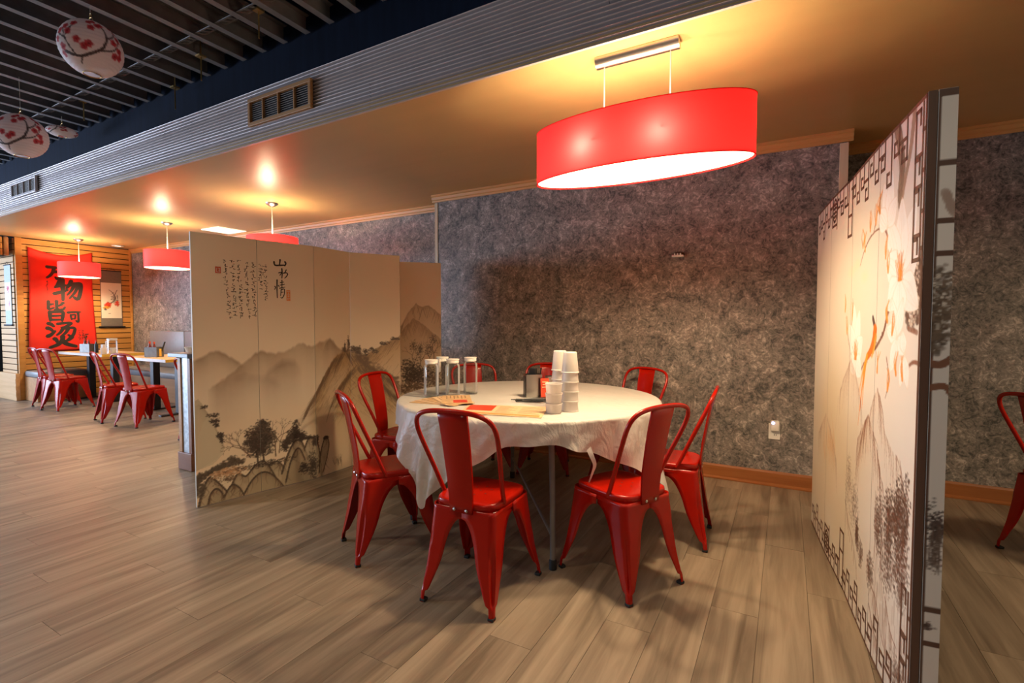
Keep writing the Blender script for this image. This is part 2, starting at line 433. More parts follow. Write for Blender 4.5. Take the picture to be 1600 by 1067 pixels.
# ------------------------------------------------------------------ painter for flat prints
class Canvas:
    """a sheet of colours in metres (x right, z up), later carried by a mesh's vertices"""
    def __init__(s, x0, x1, z0, z1, dx, dz, base, seed=1):
        s.x = np.arange(int(round((x1 - x0) / dx)) + 1) * dx + x0
        s.z = np.arange(int(round((z1 - z0) / dz)) + 1) * dz + z0
        s.dx, s.dz = dx, dz
        s.c = np.ones((len(s.z), len(s.x), 3)) * np.array(base)
        s.r = np.random.default_rng(seed)
        s.XX, s.ZZ = np.meshgrid(s.x, s.z)
    def noise(s, f, n=4):
        """cheap smooth value noise 0..1"""
        out = np.zeros_like(s.XX); amp = 1; tot = 0
        for _ in range(n):
            g = s.r.random((64, 64))
            u = (s.XX * f) % 63; v = (s.ZZ * f) % 63
            i = u.astype(int); j = v.astype(int); a = u - i; b = v - j
            a = a * a * (3 - 2 * a); b = b * b * (3 - 2 * b)
            out += amp * ((g[j, i] * (1 - a) + g[j, (i + 1) % 64] * a) * (1 - b) + (g[(j + 1) % 64, i] * (1 - a) + g[(j + 1) % 64, (i + 1) % 64] * a) * b)
            tot += amp; amp *= 0.55; f *= 2
        return out / tot
    def mix(s, al, col, sl=None):
        al = np.clip(al, 0, 1)[..., None]
        if sl is None: s.c = s.c * (1 - al) + np.array(col) * al
        else: s.c[sl] = s.c[sl] * (1 - al) + np.array(col) * al
    def ridge(s, pts, depth, col, a=0.7, edge=0.012, rough=0.01, floor=None, tex=0.5, f=9.0):
        """a mountain below a ridge line, fading downwards"""
        P = np.array(pts); r = np.interp(s.x, P[:, 0], P[:, 1])
        jit = np.interp(s.x, np.linspace(s.x[0], s.x[-1], 160), s.r.normal(0, rough, 160))
        r = r + jit
        d = r[None, :] - s.ZZ
        al = np.clip(d / edge + 0.5, 0, 1) * np.exp(-np.clip(d, 0, None) / depth)
        ends = np.clip((s.x - P[0, 0]) / 0.06, 0, 1) * np.clip((P[-1, 0] - s.x) / 0.06, 0, 1)
        if tex: al = al * (1 - tex + tex * 1.6 * s.noise(f))
        s.mix(al * a * ends[None, :], col)
    def dab(s, x, z, rx, rz, col, a=1.0, soft=0.5):
        i0, i1 = np.searchsorted(s.x, (x - rx * 1.3, x + rx * 1.3)); j0, j1 = np.searchsorted(s.z, (z - rz * 1.3, z + rz * 1.3))
        if i1 <= i0 or j1 <= j0: return
        sl = (slice(j0, j1), slice(i0, i1))
        q = np.sqrt(((s.XX[sl] - x) / rx) ** 2 + ((s.ZZ[sl] - z) / rz) ** 2)
        s.mix(np.clip((1.15 - q) / soft, 0, 1) * a, col, sl)
    def stroke(s, pts, wd, col, a=1.0, n=5):
        Q = [(p.x, p.y) for p in (catmull([(p[0], p[1], 0) for p in pts], n) if len(pts) > 2 else [Vector((p[0], p[1], 0)) for p in pts])]
        for k in range(len(Q) - 1):
            ww = wd if not isinstance(wd, (list, tuple)) else float(np.interp(k / max(1, len(Q) - 2), [0, 1], wd))
            (xa, za), (xb, zb) = Q[k], Q[k + 1]
            m_ = ww + max(s.dx, s.dz)
            i0, i1 = np.searchsorted(s.x, (min(xa, xb) - m_, max(xa, xb) + m_)); j0, j1 = np.searchsorted(s.z, (min(za, zb) - m_, max(za, zb) + m_))
            if i1 <= i0 or j1 <= j0: continue
            sl = (slice(j0, j1), slice(i0, i1)); X = s.XX[sl]; Z = s.ZZ[sl]
            L2 = (xb - xa) ** 2 + (zb - za) ** 2 + 1e-12
            t = np.clip(((X - xa) * (xb - xa) + (Z - za) * (zb - za)) / L2, 0, 1)
            d = np.hypot(X - xa - t * (xb - xa), Z - za - t * (zb - za))
            aa = 0.7 * max(s.dx, s.dz)
            s.mix(np.clip((ww / 2 - d) / aa + 0.5, 0, 1) * a, col, sl)
    def poly(s, pts, col, a=1.0, tex=0.0, f=20.0):
        P = np.array(pts); ins = np.zeros(s.XX.shape, bool); n = len(P); j = n - 1
        for i in range(n):
            xi, zi = P[i]; xj, zj = P[j]
            if zi != zj:
                ins ^= ((zi > s.ZZ) != (zj > s.ZZ)) & (s.XX < (xj - xi) * (s.ZZ - zi) / (zj - zi) + xi)
            j = i
        al = ins * a
        if tex: al = al * (1 - tex + 1.4 * tex * s.noise(f))
        s.mix(al, col)
    def foliage(s, x, z, rx, rz, n, size, col, a=0.8):
        """clustered leaf dabs: several sub-clumps, ragged at the rim"""
        size = size * 0.66; n = int(n * 2.3); a = min(1, a * 1.3)
        k = max(3, int(n / 28)); cl = [(s.r.normal(0, .45), s.r.normal(0, .45), .25 + .35 * s.r.random()) for _ in range(k)]
        for _ in range(n):
            cx, cz, cr_ = cl[s.r.integers(0, k)]
            u = cx + s.r.normal(0, cr_); v = cz + s.r.normal(0, cr_)
            if u * u + v * v > 1.7: continue
            q = 0.6 + 0.8 * s.r.random()
            s.dab(x + rx * u, z + rz * v, size * q, size * q * 0.75, np.array(col) * (0.5 + 0.9 * s.r.random()), a * (0.6 + 0.4 * s.r.random()))
    def tree(s, x, z, ang, ln, wd, col, depth=4):
        x2 = x + ln * math.cos(ang); z2 = z + ln * math.sin(ang)
        s.stroke([(x, z), ((x + x2) / 2 + s.r.normal(0, ln * 0.06), (z + z2) / 2), (x2, z2)], [wd, wd * 0.7], col, 0.85, 3)
        if depth > 0:
            for sg in (-1, 1):
                s.tree(x2, z2, ang + sg * (0.25 + 0.45 * s.r.random()), ln * (0.6 + 0.2 * s.r.random()), wd * 0.65, col, depth - 1)
    def sample(s, X, Z):
        i = np.clip(np.round((np.asarray(X) - s.x[0]) / s.dx).astype(int), 0, len(s.x) - 1)
        j = np.clip(np.round((np.asarray(Z) - s.z[0]) / s.dz).astype(int), 0, len(s.z) - 1)
        return s.c[j, i]

def print_mesh(name, co, colours, m, parent=None, smooth=None, loc=None):
    """co: (h, w, 3) points; colours: (h, w, 3)"""
    h, wd = co.shape[:2]
    idx = np.arange(h * wd).reshape(h, wd)
    fs = np.stack([idx[:-1, :-1], idx[:-1, 1:], idx[1:, 1:], idx[1:, :-1]], -1).reshape(-1, 4)
    me = bpy.data.meshes.new(name)
    me.vertices.add(h * wd); me.vertices.foreach_set('co', co.reshape(-1).astype(np.float32))
    me.loops.add(fs.size); me.loops.foreach_set('vertex_index', fs.reshape(-1).astype(np.int32))
    me.polygons.add(len(fs)); me.polygons.foreach_set('loop_start', (np.arange(len(fs)) * 4).astype(np.int32))
    me.update(calc_edges=True); me.validate()
    at = me.color_attributes.new('print', 'FLOAT_COLOR', 'POINT')
    c4 = np.ones((h * wd, 4), np.float32); c4[:, :3] = np.clip(colours.reshape(-1, 3), 0, 1)
    at.data.foreach_set('color', c4.reshape(-1))
    if smooth: me.shade_smooth()
    me.materials.append(m)
    o = bpy.data.objects.new(name, me); COL.objects.link(o)
    if parent: o.parent = parent
    if loc: o.location = loc
    return o

# ================================================================== THE SETTING
FX0, FX1, FY0, FY1 = -13.0, 3.2, -4.0, 4.44
YB, YR, YS = 4.10, 4.44, 2.27          # bumped wall, recessed wall, soffit face
ZC, ZS, ZH = 2.527, 2.91, 3.62         # low ceiling, soffit top, hall ceiling
XB0, XB1 = -3.20, 0.34                 # the bump
XW = -10.37                            # slatted wall
random.seed(5)

fl = MB().box(((FX0 + FX1) / 2, (FY0 + FY1 + 0.2) / 2, -0.06), (FX1 - FX0, FY1 + 0.2 - FY0, 0.106))
floor = struct('floor', fl, M['subfloor'])
PWID, PLEN, GAP = 0.182, 1.22, 0.0014
proto = None; rest = MB(); npl = 0
ncol = int((FX1 - FX0) / PWID) + 1
for i in range(ncol):
    x = FX0 + (i + 0.5) * PWID
    off = (i * 0.37 % 1.0) * PLEN
    y = FY0 - off
    while y < FY1:
        y0, y1 = max(y, FY0), min(y + PLEN, FY1)
        if y1 - y0 > 0.03 and x + PWID / 2 <= FX1:
            zt = random.uniform(-0.0004, 0.0)
            full = abs(y1 - y0 - PLEN) < 1e-6
            if x > -7.6 and y1 > 0.1 and npl < 290:
                npl += 1
                if full and proto is not None:
                    o = proto.copy(); COL.objects.link(o); o.location = (x, (y0 + y1) / 2, zt)
                else:
                    o = MB().box((0, 0, -0.003), (PWID - GAP, y1 - y0 - GAP, 0.006)).build('plank', M['floor'], floor, recalc=False)
                    o.location = (x, (y0 + y1) / 2, zt)
                    if full: proto = o
            else:
                rest.box((x, (y0 + y1) / 2, zt - 0.003), (PWID - GAP, y1 - y0 - GAP, 0.006))
        y += PLEN
rest.build('far_planks', M['floor'], floor, recalc=False, kind='stuff')

# back wall: recess - bump - recess
struct('wall_back', MB().box(((FX0 + XB0) / 2, YR + 0.06, 1.8), (XB0 - FX0, 0.12, 3.6)), M['wall'])
struct('wall_back_bump', MB().box(((XB0 + XB1) / 2, (YB + YR) / 2 + 0.06, 1.8), (XB1 - XB0, YR - YB + 0.12, 3.6)), M['wall'])
struct('wall_back_right', MB().box(((XB1 + FX1) / 2, YR + 0.06, 1.8), (FX1 - XB1, 0.12, 3.6)), M['wall'])
struct('wall_right', MB().box((FX1 + 0.06, (FY0 + FY1) / 2, 1.8), (0.12, FY1 - FY0 + 0.24, 3.6)), M['plaster'])
struct('wall_far_left', MB().box((FX0 - 0.06, (FY0 + FY1) / 2, 1.8), (0.12, FY1 - FY0 + 0.24, 3.6)), M['hallceil'])
struct('wall_front', MB().box(((FX0 + FX1) / 2, FY0 - 0.06, 1.8), (FX1 - FX0, 0.12, 3.6)), M['plaster'])

# added window frames round the assumed daylight (out of view)
def window(name, x0, y0, x1, y1, z0, z1, n):
    mb = MB(); L_ = math.hypot(x1 - x0, y1 - y0); ux, uy = (x1 - x0) / L_, (y1 - y0) / L_; rot = math.atan2(uy, ux)
    for z in (z0, z1): mb.box(((x0 + x1) / 2, (y0 + y1) / 2, z), (L_ + 0.06, 0.05, 0.06), rot=rot)
    for k in range(n + 1): mb.box((x0 + ux * L_ * k / n, y0 + uy * L_ * k / n, (z0 + z1) / 2), (0.05, 0.05, z1 - z0), rot=rot)
    return struct(name, mb, M['iron'])
window('assumed_window_1', FX0 + 0.03, 1.33, FX0 + 0.03, -3.73, 0.37, 2.53, 4)
window('assumed_window_2', -12.13, FY0 + 0.03, -9.07, FY0 + 0.03, 0.47, 2.53, 3)
# low ceiling, hall ceiling, soffit
struct('ceiling', MB().box(((XW + FX1) / 2, (YS + YR) / 2 + 0.001, ZC + 0.03), (FX1 - XW, YR - YS - 0.002, 0.06)), M['ceil'])
hall = struct('ceiling_hall', MB().box(((FX0 + FX1) / 2, (FY0 + YS + 0.1) / 2, ZH + 0.04), (FX1 - FX0, YS + 0.1 - FY0, 0.08)), M['black'])
struct('wall_above_soffit', MB().box(((FX0 + FX1) / 2, YS + 0.05, (ZS + ZH) / 2), (FX1 - FX0, 0.08, ZH - ZS)), M['navy'])

sof = struct('wall_soffit', MB().box(((FX0 + FX1) / 2, YS + 0.04, (ZC + 0.066 + ZS) / 2), (FX1 - FX0, 0.05, ZS - ZC - 0.066)), M['vent_dark'])
def corrugated(x0, x1, z0, z1, yoff):
    pitch = 0.0233; sub = 12; amp = 0.0105
    nz = int((z1 - z0) / pitch * sub) + 1
    rows = []
    for x in (x0, x1):
        rows.append([(x, YS + yoff - amp * math.cos(2 * PI * (z0 + (z1 - z0) * k / nz - ZC) / pitch), z0 + (z1 - z0) * k / nz) for k in range(nz + 1)])
    return MB().grid(rows).build('corrugated_sheet', M['corr'], sof, smooth=60, recalc=False)
sx = [-13, -10.4, -7.7, -4.987, -2.272, 0.44, 3.2]
for a, b in zip(sx[:-1], sx[1:]): corrugated(a + 0.001, b - 0.001, ZC + 0.004, 2.70, 0.0)
sx = [-13, -11.6, -8.9, -6.18, -3.465, -0.75, 1.96, 3.2]
for a, b in zip(sx[:-1], sx[1:]): corrugated(a + 0.001, b - 0.001, 2.70, ZS, 0.003)
MB().box(((FX0 + FX1) / 2, YS - 0.001, ZC - 0.001), (FX1 - FX0, 0.016, 0.005)).build('edge_strip', M['corr'], sof)

# steel joists under the hall roof
jp = None
def channel(ln):
    mb = MB()
    mb.box((0, -ln / 2, 0.0), (0.048, ln, 0.004)); mb.box((-0.022, -ln / 2, 0.055), (0.004, ln, 0.11)); mb.box((-0.004, -ln / 2, 0.11), (0.04, ln, 0.004))
    return mb
JX = [-2.365 - 0.2313 * k for k in range(-8, 45)]
for x in JX:
    if jp is None:
        jp = channel(6.2).build('joist', M['joist'], hall); o = jp
    else:
        o = jp.copy(); COL.objects.link(o)
    o.location = (x, YS - 0.004, 3.146)
# perforated bridging between the joists
def bridge_mesh():
    mb = MB(); L_ = 0.18
    for y in (-0.034, 0.034): mb.box((0, y, 0), (L_, 0.016, 0.004))
    for x in (-0.082, -0.028, 0.028, 0.082): mb.box((x, 0, 0), (0.020, 0.052, 0.004))
    return mb
bp_ = None
for x in JX:
    if bp_ is None:
        bp_ = bridge_mesh().build('bridging', M['joist'], hall); o = bp_
    else: o = bp_.copy(); COL.objects.link(o)
    o.location = (x + 0.1156, 1.94, 3.165); o.rotation_euler = (0.35, 0, 0)
for x, y, z0 in [(-2.913, 1.97, 2.99), (-3.70, 2.05, 2.95), (-4.303, 2.177, 2.92), (-5.52, 2.03, 3.02), (-6.6, 1.6, 3.0)]:
    MB().tube([(0, 0, z0), (0, 0, ZH)], 0.005, 6).box((0, 0, z0 + 0.17), (0.05, 0.05, 0.012)).build('hanger_rod', M['gold'], hall, loc=(x, y, 0))

# crown mouldings, corner strips, baseboards
def crown(name, p0, p1, nrm):
    """stepped moulding along p0-p1 (xy), out along nrm"""
    prof = [(0, ZC), (0.034, ZC), (0.034, ZC - 0.018), (0.024, ZC - 0.024), (0.020, ZC - 0.050), (0.012, ZC - 0.056), (0.010, ZC - 0.074), (0, ZC - 0.074)]
    vs = []; n = len(prof)
    for p in (p0, p1):
        for d, z in prof: vs.append((p[0] + nrm[0] * d, p[1] + nrm[1] * d, z - 0.0005))
    fs = [(i, (i + 1) % n, n + (i + 1) % n, n + i) for i in range(n)] + [tuple(range(n)), tuple(range(n, 2 * n))]
    return struct(name, MB().add(vs, fs), M['crown'])
crown('trim_1', (XW + 0.012, YR), (XB0 - 0.036, YR), (0, -1))
crown('trim_2', (XB0 - 0.034, YB), (XB1 + 0.034, YB), (0, -1))
crown('trim_3', (XB0, YB + 0.001), (XB0, YR), (-1, 0))
crown('trim_4', (XB1, YB + 0.001), (XB1, YR), (1, 0))
crown('trim_5', (XB1 + 0.036, YR), (FX1, YR), (0, -1))
struct('trim_6', MB().box((XB1 - 0.018, YB - 0.003, (ZC - 0.08 + 0.12) / 2), (0.052, 0.006, ZC - 0.2), 0.002).box((XB1 + 0.003, YB + 0.018, (ZC - 0.08 + 0.12) / 2), (0.006, 0.05, ZC - 0.2)), M['pale'])
struct('trim_7', MB().box((XB0 + 0.012, YB - 0.003, (ZC - 0.08 + 0.12) / 2), (0.036, 0.006, ZC - 0.2), 0.002).box((XB0 - 0.003, YB + 0.018, (ZC - 0.08 + 0.12) / 2), (0.006, 0.05, ZC - 0.2)), M['pale'])
def baseboard(name, p0, p1, nrm):
    prof = [(0, 0.001), (0.026, 0.001), (0.026, 0.012), (0.014, 0.022), (0.014, 0.098), (0.009, 0.112), (0, 0.112)]
    vs = []; n = len(prof)
    for p in (p0, p1):
        for d, z in prof: vs.append((p[0] + nrm[0] * d, p[1] + nrm[1] * d, z))
    fs = [(i, (i + 1) % n, n + (i + 1) % n, n + i) for i in range(n)] + [tuple(range(n)), tuple(range(n, 2 * n))]
    return struct(name, MB().add(vs, fs), M['base'])
baseboard('baseboard_back', (XB0 - 0.026, YB), (XB1 + 0.026, YB), (0, -1))
baseboard('baseboard_right', (XB1 + 0.028, YR), (FX1, YR), (0, -1))
baseboard('baseboard_bump_right', (XB1, YB + 0.001), (XB1, YR), (1, 0))

# slatted wall at the far left end, with the daylit jamb and the header over the passage
SW_Y0 = 2.90
wl = struct('wall_left', MB().box((XW - 0.35, (SW_Y0 + YR) / 2 + 0.012, ZC / 2), (0.66, YR - SW_Y0 - 0.03, ZC - 0.002)), M['groove'])
pitch = 0.0935
nb = int(ZC / pitch)
for k in range(nb + 1):
    z0 = k * pitch + 0.003; z1 = min((k + 1) * pitch - 0.010, ZC - 0.004)
    if z1 - z0 < 0.02: continue
    MB().box((XW - 0.010, (SW_Y0 + 0.075 + YR - 0.03) / 2, (z0 + z1) / 2), (0.020, YR - 0.03 - SW_Y0 - 0.075, z1 - z0), 0.003).build('slat', M['slat'], wl)
    MB().box((XW - 0.37, SW_Y0 + 0.0, (z0 + z1) / 2), (0.60, 0.020, z1 - z0), 0.003).build('slat', M['slat_x'], wl)
MB().box((XW - 0.008, SW_Y0 + 0.035, ZC / 2), (0.036, 0.080, ZC - 0.006), 0.004).build('corner_board', M['slat'], wl)
MB().box((XW - 0.004, YR - 0.022, ZC / 2), (0.028, 0.036, ZC - 0.006), 0.004).build('corner_board', M['slat'], wl)
pl_ = MB().box((XW - 0.34, SW_Y0 - 0.03, 0.21), (0.72, 0.05, 0.42), 0.004)
for z in (0.1, 0.2, 0.3): pl_.box((XW - 0.34, SW_Y0 - 0.057, z), (0.72, 0.004, 0.082))
pl_.build('plinth', M['slat_x'], wl)
hd = struct('wall_passage_header', MB().box((XW - 0.30, (YS + 0.08 + SW_Y0 - 0.06) / 2, (2.22 + ZC) / 2), (0.56, SW_Y0 - 0.06 - YS - 0.09, ZC - 2.222), 0.03), M['groove'])
for k in range(3):
    z0 = 2.235 + k * 0.0935
    MB().box((XW - 0.012, (YS + 0.1 + SW_Y0 - 0.13) / 2, z0 + 0.043), (0.03, SW_Y0 - 0.13 - YS - 0.12, 0.086), 0.004).build('slat', M['slat'], hd)
MB().box((XW - 0.02, SW_Y0 - 0.095, (2.222 + ZC) / 2 - 0.002), (0.05, 0.06, ZC - 2.235), 0.02).build('corner_board', M['bench_wood'], hd)

# low divider wall (end of a booth) beside the folding screen
DX0, DX1, DY0, DY1 = -4.387, -4.20, 2.18, 4.40
dv = struct('wall_divider', MB().box(((DX0 + DX1) / 2, (DY0 + DY1) / 2 + 0.01, 0.48), (DX1 - DX0 - 0.02, DY1 - DY0 - 0.02, 0.90)), M['bench_wood'])
MB().box((DX0 + 0.022, DY0 + 0.012, 0.535), (0.044, 0.024, 0.78), 0.003).build('corner_board', M['bench_wood'], dv)
MB().box((DX1 - 0.022, DY0 + 0.012, 0.535), (0.044, 0.024, 0.78), 0.003).build('corner_board', M['plinth'], dv)
MB().box(((DX0 + DX1) / 2, DY0 + 0.014, 0.535), (DX1 - DX0 - 0.09, 0.010, 0.78)).build('galvanised_panel', M['galv'], dv)
MB().box(((DX0 + DX1) / 2, DY0 + 0.02, 0.074), (DX1 - DX0 + 0.012, 0.06, 0.142), 0.003).build('plinth', M['plinth'], dv)
MB().box(((DX0 + DX1) / 2 - 0.01, (DY0 + DY1) / 2 - 0.02, 0.948), (DX1 - DX0 + 0.11, DY1 - DY0 + 0.04, 0.034), 0.004).build('cap', M['capmat'], dv)

# ceiling fittings
cp = tag(MB().box((-7.02, 4.15, ZC - 0.006), (0.42, 0.40, 0.010), 0.003).build('ceiling_panel_light', M['panel_light']), 'flat square white ceiling panel above the folding landscape screen', 'ceiling light')
t = thing('downlight', 'small round recessed ceiling light near the slatted wall corner', 'ceiling light', (-10.04, 4.10, ZC))
MB().lathe([(0.05, -0.001), (0.085, -0.001), (0.088, -0.008), (0.07, -0.014), (0.05, -0.010)], 24, close=False).build('rim', M['white'], t, smooth=40)
MB().lathe([(0.001, -0.006), (0.05, -0.006)], 24).build('lens', M['panel_light'], t)

# vents in the soffit
def vent(loc, wd, ht, label, m_frame):
    t = thing('air_vent', label, 'vent', loc, 0, 'wooden air vents in the corrugated soffit')
    MB().box((0, 0.0, 0), (wd - 0.02, 0.008, ht - 0.02)).build('duct_opening', M['vent_dark'], t)
    for zz in (ht / 2 - 0.013, -ht / 2 + 0.013): MB().box((0, -0.014, zz), (wd, 0.024, 0.026), 0.003).build('frame_rail', m_frame, t)
    for xx in (wd / 2 - 0.013, -wd / 2 + 0.013): MB().box((xx, -0.014, 0), (0.026, 0.024, ht - 0.05), 0.003).build('frame_rail', m_frame, t)
    for k in (1, 2, 3): MB().box((-wd / 2 + wd * k / 4, -0.015, 0), (0.012, 0.020, ht - 0.05), 0.002).build('mullion', m_frame, t)
    n = 9
    for k in range(n):
        MB().box((0, -0.010, -ht / 2 + 0.03 + (ht - 0.06) * (k + 0.5) / n), (wd - 0.05, 0.010, 0.003), rot=Matrix.Rotation(0.6, 3, 'X')).build('fin', M['vent_slat'], t)
    return t
vent((-3.118, YS - 0.008, 2.738), 0.68, 0.195, 'wooden grille vent in the corrugated soffit above the folding landscape screen', M['vent'])
vent((-7.70, YS - 0.008, 2.765), 0.73, 0.18, 'farther grille vent at the left end of the corrugated soffit', M['corr'])

# ================================================================== PENDANT LAMPS
def light_in(parent, loc, power, rad=0.03):
    d = bpy.data.lights.new('bulb', 'POINT'); d.energy = power; d.color = WARM; d.shadow_soft_size = rad
    o = bpy.data.objects.new('bulb', d); COL.objects.link(o); o.parent = parent; o.location = loc
    return o
def shade_mesh(rx, ry, h, n=96):
    """one layer of fabric, so that the bulbs glow through it"""
    mb = MB(); vs = []; nz = 6
    for i in range(nz + 1):
        for j in range(n):
            q = 2 * PI * j / n; vs.append((rx * math.cos(q), ry * math.sin(q), h * i / nz))
    fs = [(i * n + j, i * n + (j + 1) % n, (i + 1) * n + (j + 1) % n, (i + 1) * n + j) for i in range(nz) for j in range(n)]
    return mb.add(vs, fs)

def down_light(parent, loc, power):
    """the lower half of a lamp's light, leaving through its diffuser"""
    d = bpy.data.lights.new('bulb_down', 'SPOT'); d.energy = power; d.color = WARM_D; d.shadow_soft_size = 0.045; d.spot_size = R_(160); d.spot_blend = 0.55
    o = bpy.data.objects.new('bulb_down', d); COL.objects.link(o); o.parent = parent; o.location = loc
    return o
BX, BY, BZ = -0.655, 2.40, 1.945
t = thing('oval_pendant_lamp', 'large oval red drum pendant lamp with brushed steel ceiling bar above round table', 'pendant lamp', (BX, BY, BZ))
shade_mesh(0.525, 0.185, 0.262).build('lamp_shade', M['shade'], t, smooth=50)
MB().lathe([(0.001, 0.006), (0.9, 0.006), (0.985, 0.006), (0.985, 0.010), (0.001, 0.010)], 96, sx=0.525, sy=0.185).build('diffuser', M['disc_big'], t)
rim = MB()
for z in (0.0, 0.262):
    rim.tube([(0.526 * math.cos(2 * PI * j / 96), 0.186 * math.sin(2 * PI * j / 96), z) for j in range(97)], 0.0022, 6, False)
rim.build('shade_rim', M['shade'], t, smooth=60)
bar = MB(); L_ = 0.20; prof = []
for j in range(17):
    q = PI * j / 16; prof.append((0.036 * math.cos(q), -0.044 * math.sin(q)))
rows = [[(x, p[0], ZC - BZ - 0.002 + p[1]) for p in prof] for x in (-L_, L_)]
bar.grid(rows)
b0 = len(bar.v); bar.f += [tuple(range(17)), tuple(range(17, 34)), (0, 16, 33, 17)]
bar.build('ceiling_bar', M['steel'], t, smooth=40)
for sx_ in (-0.16, 0.16):
    MB().tube([(sx_, 0, 0.10), (sx_, 0, ZC - BZ - 0.045)], 0.0032, 6).build('cord', M['cord'], t)
    MB().lathe([(0.001, 0.085), (0.018, 0.09), (0.018, 0.13), (0.008, 0.15), (0.001, 0.152)], 16, c=(sx_, 0, 0)).build('bulb_holder', M['white'], t, smooth=40)
    MB().tube([(sx_, -0.173, 0.13), (sx_, 0.173, 0.13)], 0.003, 6).build('shade_strut', M['cord'], t)
    light_in(t, (sx_ * 1.08 - 0.03, -0.105, 0.115), BULB_BIG)
    down_light(t, (sx_ * 1.08 - 0.10, 0, -0.004), DOWN_BIG)

def small_pendant(loc, label):
    t = thing('drum_pendant_lamp', label, 'pendant lamp', loc, 0, 'small red drum pendant lamps over the booths')
    shade_mesh(0.26, 0.26, 0.228, 64).build('lamp_shade', M['shade'], t, smooth=50)
    MB().lathe([(0.001, 0.006), (0.256, 0.006), (0.256, 0.010), (0.001, 0.010)], 48).build('diffuser', M['disc_small'], t)
    h = ZC - loc[2]
    MB().lathe([(0.001, h), (0.065, h - 0.001), (0.062, h - 0.012), (0.03, h - 0.035), (0.008, h - 0.042), (0.001, h - 0.043)], 24).build('canopy', M['steel'], t, smooth=40)
    MB().tube([(0, 0, 0.10), (0, 0, h - 0.04)], [0.010, 0.004], 8).build('cord', M['cord'], t, smooth=50)
    MB().lathe([(0.001, 0.085), (0.02, 0.09), (0.02, 0.135), (0.011, 0.15), (0.001, 0.152)], 16).build('bulb_holder', M['white'], t, smooth=40)
    for k in range(3):
        q = 2 * PI * k / 3
        MB().tube([(0, 0, 0.13), (0.257 * math.cos(q), 0.257 * math.sin(q), 0.215)], 0.002, 5).build('shade_strut', M['cord'], t)
    light_in(t, (0.03, -0.075, 0.165), BULB_SMALL)
    down_light(t, (0, 0, -0.004), DOWN_SMALL)
    return t
small_pendant((-9.80, 3.48, 1.925), 'farthest small red drum pendant lamp hanging in front of the red banner')
small_pendant((-7.16, 3.48, 1.925), 'middle small red drum pendant lamp in front of the grey wall corner')
small_pendant((-4.976, 3.48, 1.925), 'small red drum pendant lamp half hidden behind the folding landscape screen')

# ================================================================== CHAIRS
def chair_leg(sx, sy):
    """pressed sheet leg: L-section with flute, merging with its neighbours through an arch"""
    ztop = 0.420
    top = (0.163 if sy > 0 else 0.155, 0.172 if sy > 0 else -0.165)
    foot = (0.212 if sy > 0 else 0.182, 0.222 if sy > 0 else -0.228)
    ts = [0, 0.04, 0.08, 0.10, 0.115, 0.14, 0.17, 0.21, 0.26, 0.32, 0.39, 0.47, 0.55, 0.63, 0.71, 0.78, 0.83, 0.865, 0.885, 0.90, 0.95, 1.0]
    t0, t1 = 0.10, 0.50
    rows = []
    for t in ts:
        z = ztop * (1 - t)
        k = t ** 1.12
        if t > 0.9: k = 0.9 ** 1.12 + (t - 0.9) * 0.75
        cx = top[0] + (foot[0] - top[0]) * k; cy = abs(top[1]) + (abs(foot[1]) - abs(top[1])) * k
        wl_ = float(np.interp(t, [0, 0.5, 0.62, 0.75, 0.84, 0.87, 0.885, 1.0], [0.094, 0.086, 0.072, 0.053, 0.040, 0.034, 0.021, 0.019]))
        def fl_(c):
            if t <= t0: return c
            if t >= t1: return wl_
            return max(wl_, c - (c - wl_) * math.sqrt(max(0, 1 - ((t1 - t) / (t1 - t0)) ** 2)))
        ax, ay = fl_(cx), fl_(cy)
        r = min(0.030, ax * 0.45, ay * 0.45)
        d = 0.0
        if 0.3 < t < 0.9: d = 0.011 * min(1, (t - 0.3) / 0.1, (0.9 - t) / 0.06)
        p = []
        for q in (0, 0.34, 0.67, 1): p.append((cx - ax + (ax - r) * q, cy))
        for q in (15, 30, 45, 60, 75):
            dd = {15: -0.1, 30: 0.55, 45: 1.0, 60: 0.55, 75: -0.1}[q] * d
            a_ = R_(90 - q); p.append((cx - r + (r - dd) * math.cos(a_), cy - r + (r - dd) * math.sin(a_)))
        for q in (0, 0.33, 0.66, 1): p.append((cx, cy - r - (ay - r) * q))
        rows.append([(sx * x, sy * y, z) for x, y in p])
    return MB().grid(rows)

def seat_mesh():
    n = 64; rings = [(0.02, 0.4455), (0.35, 0.4455), (0.7, 0.4475), (0.90, 0.4500), (0.96, 0.4490), (0.99, 0.4450), (1.0, 0.4380), (1.0, 0.4240), (0.985, 0.4215), (0.985, 0.4170), (1.0, 0.4150), (1.0, 0.400)]
    vs = []; fs = []
    for s_, z in rings:
        for j in range(n):
            q = 2 * PI * j / n; c, s2 = math.cos(q), math.sin(q)
            x = math.copysign(abs(c) ** 0.42, c); y = math.copysign(abs(s2) ** 0.42, s2)
            wx = (0.161 + 0.006 * y)
            vs.append((x * wx * s_, y * 0.1705 * s_ + 0.0035, z))
    for i in range(len(rings) - 1):
        for j in range(n): fs.append((i * n + j, i * n + (j + 1) % n, (i + 1) * n + (j + 1) % n, (i + 1) * n + j))
    fs.append(tuple(range(n)))
    return MB().add(vs, fs)

